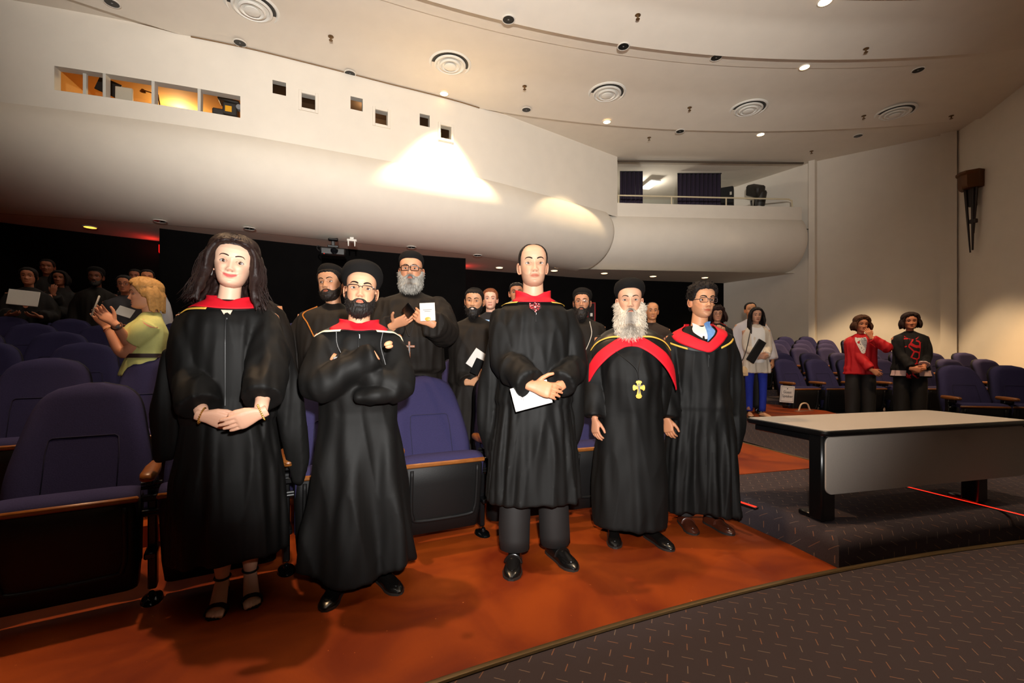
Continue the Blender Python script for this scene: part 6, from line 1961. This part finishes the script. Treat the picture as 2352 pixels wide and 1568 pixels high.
    fp = dict(skin=(206, 134, 98), female=True, smile=.9, wide=1.08, fat=.06, hair_rgb=(36, 18, 14), hair=dict(line='woman', th=.03, top=.2, streak=.12), locks=hair_locks(.135, .024, 56, 18, .024, 9))
    I = person('woman in black cardigan over red lattice-print blouse with white hem bands', 5.93, 6.78, .09, -30, .985, fp, tab=tabx(MALE, [(.90, .225, .16, 0), (.79, .235, .165, 0)], 1.05, 1.25), gown=dict(mat=mat('black_cardigan', (14, 12, 13), .85), name='cardigan'), fine=True, seed=63,
               sleeve=(.072, .072, .06), arms=[dict(side=-1, w=(-.03, -.25, .90), f=(.85, -.2, -.2), n=(0, 1, .1), curl=(.6, .6, .3), len=.95), dict(side=1, w=(.10, -.235, .90), f=(-.85, -.15, -.3), n=(0, 1, .1), curl=(.6, .6, .3), len=.80)],
               legs=dict(trousers=TROU(), lr=(.115, .10, .09)))
    lat = pattern_mat('red_lattice', (196, 20, 30), (14, 10, 12), 9, .075)
    drape(I['T'], [(-24, 1.385), (0, 1.33), (24, 1.385)], [(-15, .76), (0, .755), (15, .76)], .010, .004, 16, 12).build('blouse', lat, I['root'], angle=None)
    pw = mat('pale_pink_band', (222, 190, 186), .8)
    for a0, a1 in ((-75, -17), (17, 75)):
        drape(I['T'], [(a0, .872), ((a0 + a1) / 2, .872), (a1, .872)], [(a0, .792), ((a0 + a1) / 2, .792), (a1, .792)], .012, .004, 14, 2).build('hem_band', pw, I['root'])
    e, w = I['el'][1], I['wr'][1]
    MB().tube([e + (w - e) * .55, e + (w - e) * .66], [.066, .062], 18, True).build('cuff', pw, I['root'])
    # blonde woman with phone
    fb = dict(skin=(226, 164, 128), hand=(222, 152, 116), female=True, wide=1.0, hair_rgb=(196, 146, 84), brow_rgb=(120, 84, 56), hair=dict(line='woman', th=.022, top=.3, streak=.25, front=1.0), locks=hair_locks(.17, .006, 98, 18, .020, 12, flick=.012, fwd=-.01, dy=.05), neck=.05)
    I = person('blonde woman in yellow-green belted jacket photographing with a phone', -2.74, 3.42, 0.13, -50, 0.928, fb, hp=(0, 0, 0), tab=[(1.478, .058, .06, .03), (1.45, .10, .075, .02), (1.415, .16, .09, .012), (1.38, .186, .115, 0), (1.32, .19, .15, -.015), (1.25, .182, .15, -.015), (1.17, .165, .128, 0), (1.12, .17, .13, 0), (1.05, .20, .155, 0), (.97, .22, .18, 0)],
               gown=dict(mat=mat('yellow_green_linen', (208, 206, 128), .8, noise_s=90, noise_a=.08), name='jacket'), fine=True, seed=71, bare=True, pleat=.004, rough=.004,
               arms=[dict(side=-1, w=lambda L: L(262, 742, 3.12), f=(-.35, -.75, .75), n=(.95, .1, .2), curl=(.45, .4, .2), spread=.06, thumb=(.5, .2), len=.30, sl=(.078, .085, .088), hint=(-.3, .2, -1)),
                     dict(side=1, w=lambda L: L(243, 748, 3.30), f=(-.25, -.5, .9), n=(-.9, .3, .1), curl=(.12, .15, .1), spread=.14, thumb=(.9, .1), len=.30, sl=(.078, .085, .088), hint=(.2, .2, -1))])
    T = I['T']
    drape(T, sym([(0, 1.06), (90, 1.06), (180, 1.06)]), sym([(0, 1.03), (90, 1.03), (180, 1.03)]), .012, .006, 60, 2).build('belt', mat('brown_belt', (48, 26, 22), .6), I['root'])
    drape(T, [(-60, 1.05), (-62, .97), (-64, .90)], [(-54, 1.05), (-56, .97), (-58, .89)], .012, .005, 12, 2).build('belt_end', mat('brown_belt'), I['root'])
    sk = MB(); Torso([(1.0, .17, .14, 0), (.6, .20, .17, 0), (.3, .22, .18, 0)], 2.2, .006, 9, 2, .91).loft(sk, 14, 36); sk.build('skirt', pattern_mat('leaf_print_skirt', (22, 18, 17), (206, 200, 180), 22, .56, 'noise'), I['root'])
    MB().ell(I['XH'](np.array([-.079, .012, -.045])), (.009, .009, .009)).build('earring', mat('pearl', (230, 226, 216), .25), I['root'])
    for i in (0, 1):
        w, e = I['wr'][i], I['el'][i]; d = (w - e) / np.linalg.norm(w - e); u_ = np.cross(d, (0, 0, 1)); u_ /= np.linalg.norm(u_); v_ = np.cross(d, u_); a = np.linspace(0, 2 * np.pi, 25)
        c = w - d * .035
        o = MB().tube(c + np.cos(a)[:, None] * u_ * .030 + np.sin(a)[:, None] * v_ * .030, .006 if i == 0 else .003, 6, False).build('watch' if i == 0 else 'bracelet', mat('watch_strap_brown', (80, 40, 24), .5) if i == 0 else gold, I['root'])
        if i == 0:
            cam_l = I['loc'](1176, 818, .01) - c; cam_l /= np.linalg.norm(cam_l)
            MB().ell(c + cam_l * .028, (.016, .016, .016), None, 12, 8).build('watch_face', silver, o)
    ph = empty('mobile_phone', tuple(P(219, 702, 3.16)), math.radians(-38), 'white smartphone held up by the blonde woman', 'phone'); ph.rotation_euler = (-.28, .12, math.radians(-46))
    MB().box((0, 0, 0), (.075, .010, .15), .004).build('phone_case', mat('white_plastic', (225, 222, 214), .4), ph); MB().box((0, .0055, 0), (.068, .002, .125), .001).build('screen', mat('dark_screen', (70, 56, 50), .15), ph)
    MB().box((0, -.0058, .0), (.066, .002, .11), .001).build('back_panel', mat('dark_screen'), ph)
    # dim people at the far left
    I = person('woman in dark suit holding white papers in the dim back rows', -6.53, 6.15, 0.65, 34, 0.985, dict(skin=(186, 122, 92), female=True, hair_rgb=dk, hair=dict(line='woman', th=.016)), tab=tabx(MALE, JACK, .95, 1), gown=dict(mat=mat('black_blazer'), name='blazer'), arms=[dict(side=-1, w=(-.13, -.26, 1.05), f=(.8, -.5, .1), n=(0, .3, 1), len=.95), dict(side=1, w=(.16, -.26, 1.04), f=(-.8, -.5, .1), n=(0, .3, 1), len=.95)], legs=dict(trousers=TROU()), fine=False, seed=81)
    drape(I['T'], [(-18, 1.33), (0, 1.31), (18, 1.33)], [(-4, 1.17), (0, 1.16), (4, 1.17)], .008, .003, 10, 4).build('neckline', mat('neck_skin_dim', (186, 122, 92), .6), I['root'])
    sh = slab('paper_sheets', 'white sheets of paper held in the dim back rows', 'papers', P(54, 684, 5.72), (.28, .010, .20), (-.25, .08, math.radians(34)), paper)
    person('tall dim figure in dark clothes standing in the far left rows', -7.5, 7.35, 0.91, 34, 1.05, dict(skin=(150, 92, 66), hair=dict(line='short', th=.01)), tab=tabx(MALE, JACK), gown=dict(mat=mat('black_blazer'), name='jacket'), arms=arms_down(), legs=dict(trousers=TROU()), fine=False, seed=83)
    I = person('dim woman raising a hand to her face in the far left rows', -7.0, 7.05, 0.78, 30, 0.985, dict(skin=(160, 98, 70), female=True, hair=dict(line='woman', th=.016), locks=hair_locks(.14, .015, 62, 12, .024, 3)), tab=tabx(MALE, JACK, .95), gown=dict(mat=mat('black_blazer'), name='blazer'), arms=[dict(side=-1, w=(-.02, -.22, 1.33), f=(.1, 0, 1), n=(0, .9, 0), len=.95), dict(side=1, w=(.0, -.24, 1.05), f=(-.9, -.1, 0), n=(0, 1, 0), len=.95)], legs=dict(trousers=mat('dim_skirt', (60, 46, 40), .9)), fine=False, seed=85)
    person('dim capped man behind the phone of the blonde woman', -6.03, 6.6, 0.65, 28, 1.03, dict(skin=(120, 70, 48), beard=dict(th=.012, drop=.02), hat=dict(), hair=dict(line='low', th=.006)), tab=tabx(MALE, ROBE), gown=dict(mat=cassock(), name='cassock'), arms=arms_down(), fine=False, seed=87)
    I = person('woman in grey tee shirt and glasses behind the blonde woman', -5.06, 5.95, 0.52, 26, 0.98, dict(skin=(190, 120, 84), hand=(196, 116, 72), female=True, hair_rgb=dk, hair=dict(line='woman', th=.014), glasses=dict(rgb=(40, 36, 36))), tab=tabx(MALE, JACK, 1.0, 1.1), gown=dict(mat=mat('grey_tee', (64, 62, 66), .85), name='tee_shirt'), bare=True, sleeve=(.07, .075, .075), arms=[dict(side=-1, w=(-.10, -.24, .98), f=(.8, -.4, 0), n=(0, .6, .5), len=.28), dict(side=1, w=(.14, -.24, .98), f=(-.8, -.4, 0), n=(0, .6, .5), len=.28)], legs=dict(trousers=mat('pale_trousers', (120, 118, 124), .8)), fine=False, seed=89)
    slab('paper_sheets', 'white leaflet held by the woman in the grey tee shirt', 'papers', P(287, 716, 5.60), (.16, .006, .13), (-.5, .35, math.radians(26)), paper)
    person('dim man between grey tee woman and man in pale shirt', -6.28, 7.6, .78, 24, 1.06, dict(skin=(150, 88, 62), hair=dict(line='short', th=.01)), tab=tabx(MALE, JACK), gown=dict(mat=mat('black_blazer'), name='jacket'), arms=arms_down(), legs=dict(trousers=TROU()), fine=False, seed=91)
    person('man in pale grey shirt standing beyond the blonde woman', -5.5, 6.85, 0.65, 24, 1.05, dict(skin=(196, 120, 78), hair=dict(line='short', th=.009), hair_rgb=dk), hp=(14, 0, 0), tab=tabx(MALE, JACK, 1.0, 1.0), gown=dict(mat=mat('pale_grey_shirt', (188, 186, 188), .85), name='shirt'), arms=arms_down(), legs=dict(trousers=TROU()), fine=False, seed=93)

def build_props():
    p = P(1222, 908, 2.335)
    pr = empty('program_booklet', tuple(p), 0, 'white program booklet in the hands of the tall balding man', 'booklet'); pr.rotation_euler = (-.1, -.25, .05)
    paper = mat('paper_white', (226, 222, 216), .7)
    MB().box((0, .06, .0), (.20, .003, .125), .001).build('cover', paper, pr); MB().box((.002, .064, 0), (.198, .003, .123), .001).build('pages', paper, pr)
    MB().box((-.045, .0575, .015), (.004, .001, .06), .0003).box((-.055, .0575, .015), (.004, .001, .045), .0003).build('print', mat('print_grey', (150, 140, 136), .7), pr)
    MB().ell((.02, .0575, .03), (.022, .001, .016)).build('emblem', mat('gold_trim', (226, 178, 72), .35, spec=.6), pr)
    hb = empty('handbag', (4.72, 7.35, .10), .3, 'brown and cream handbag on the floor by the sign seat', 'bag')
    MB().box((0, 0, .10), (.42, .16, .20), .05).build('body', mat('bag_brown', (110, 62, 40), .6), hb); MB().tube([(-.12, 0, .19), (-.06, 0, .30), (.06, 0, .30), (.12, 0, .19)], .012, 8, n=14).build('handle', mat('bag_cream', (206, 180, 150), .6), hb)
build_room()
build_fittings()
build_seats()
build_table()
build_front()
build_back_people()
build_props()
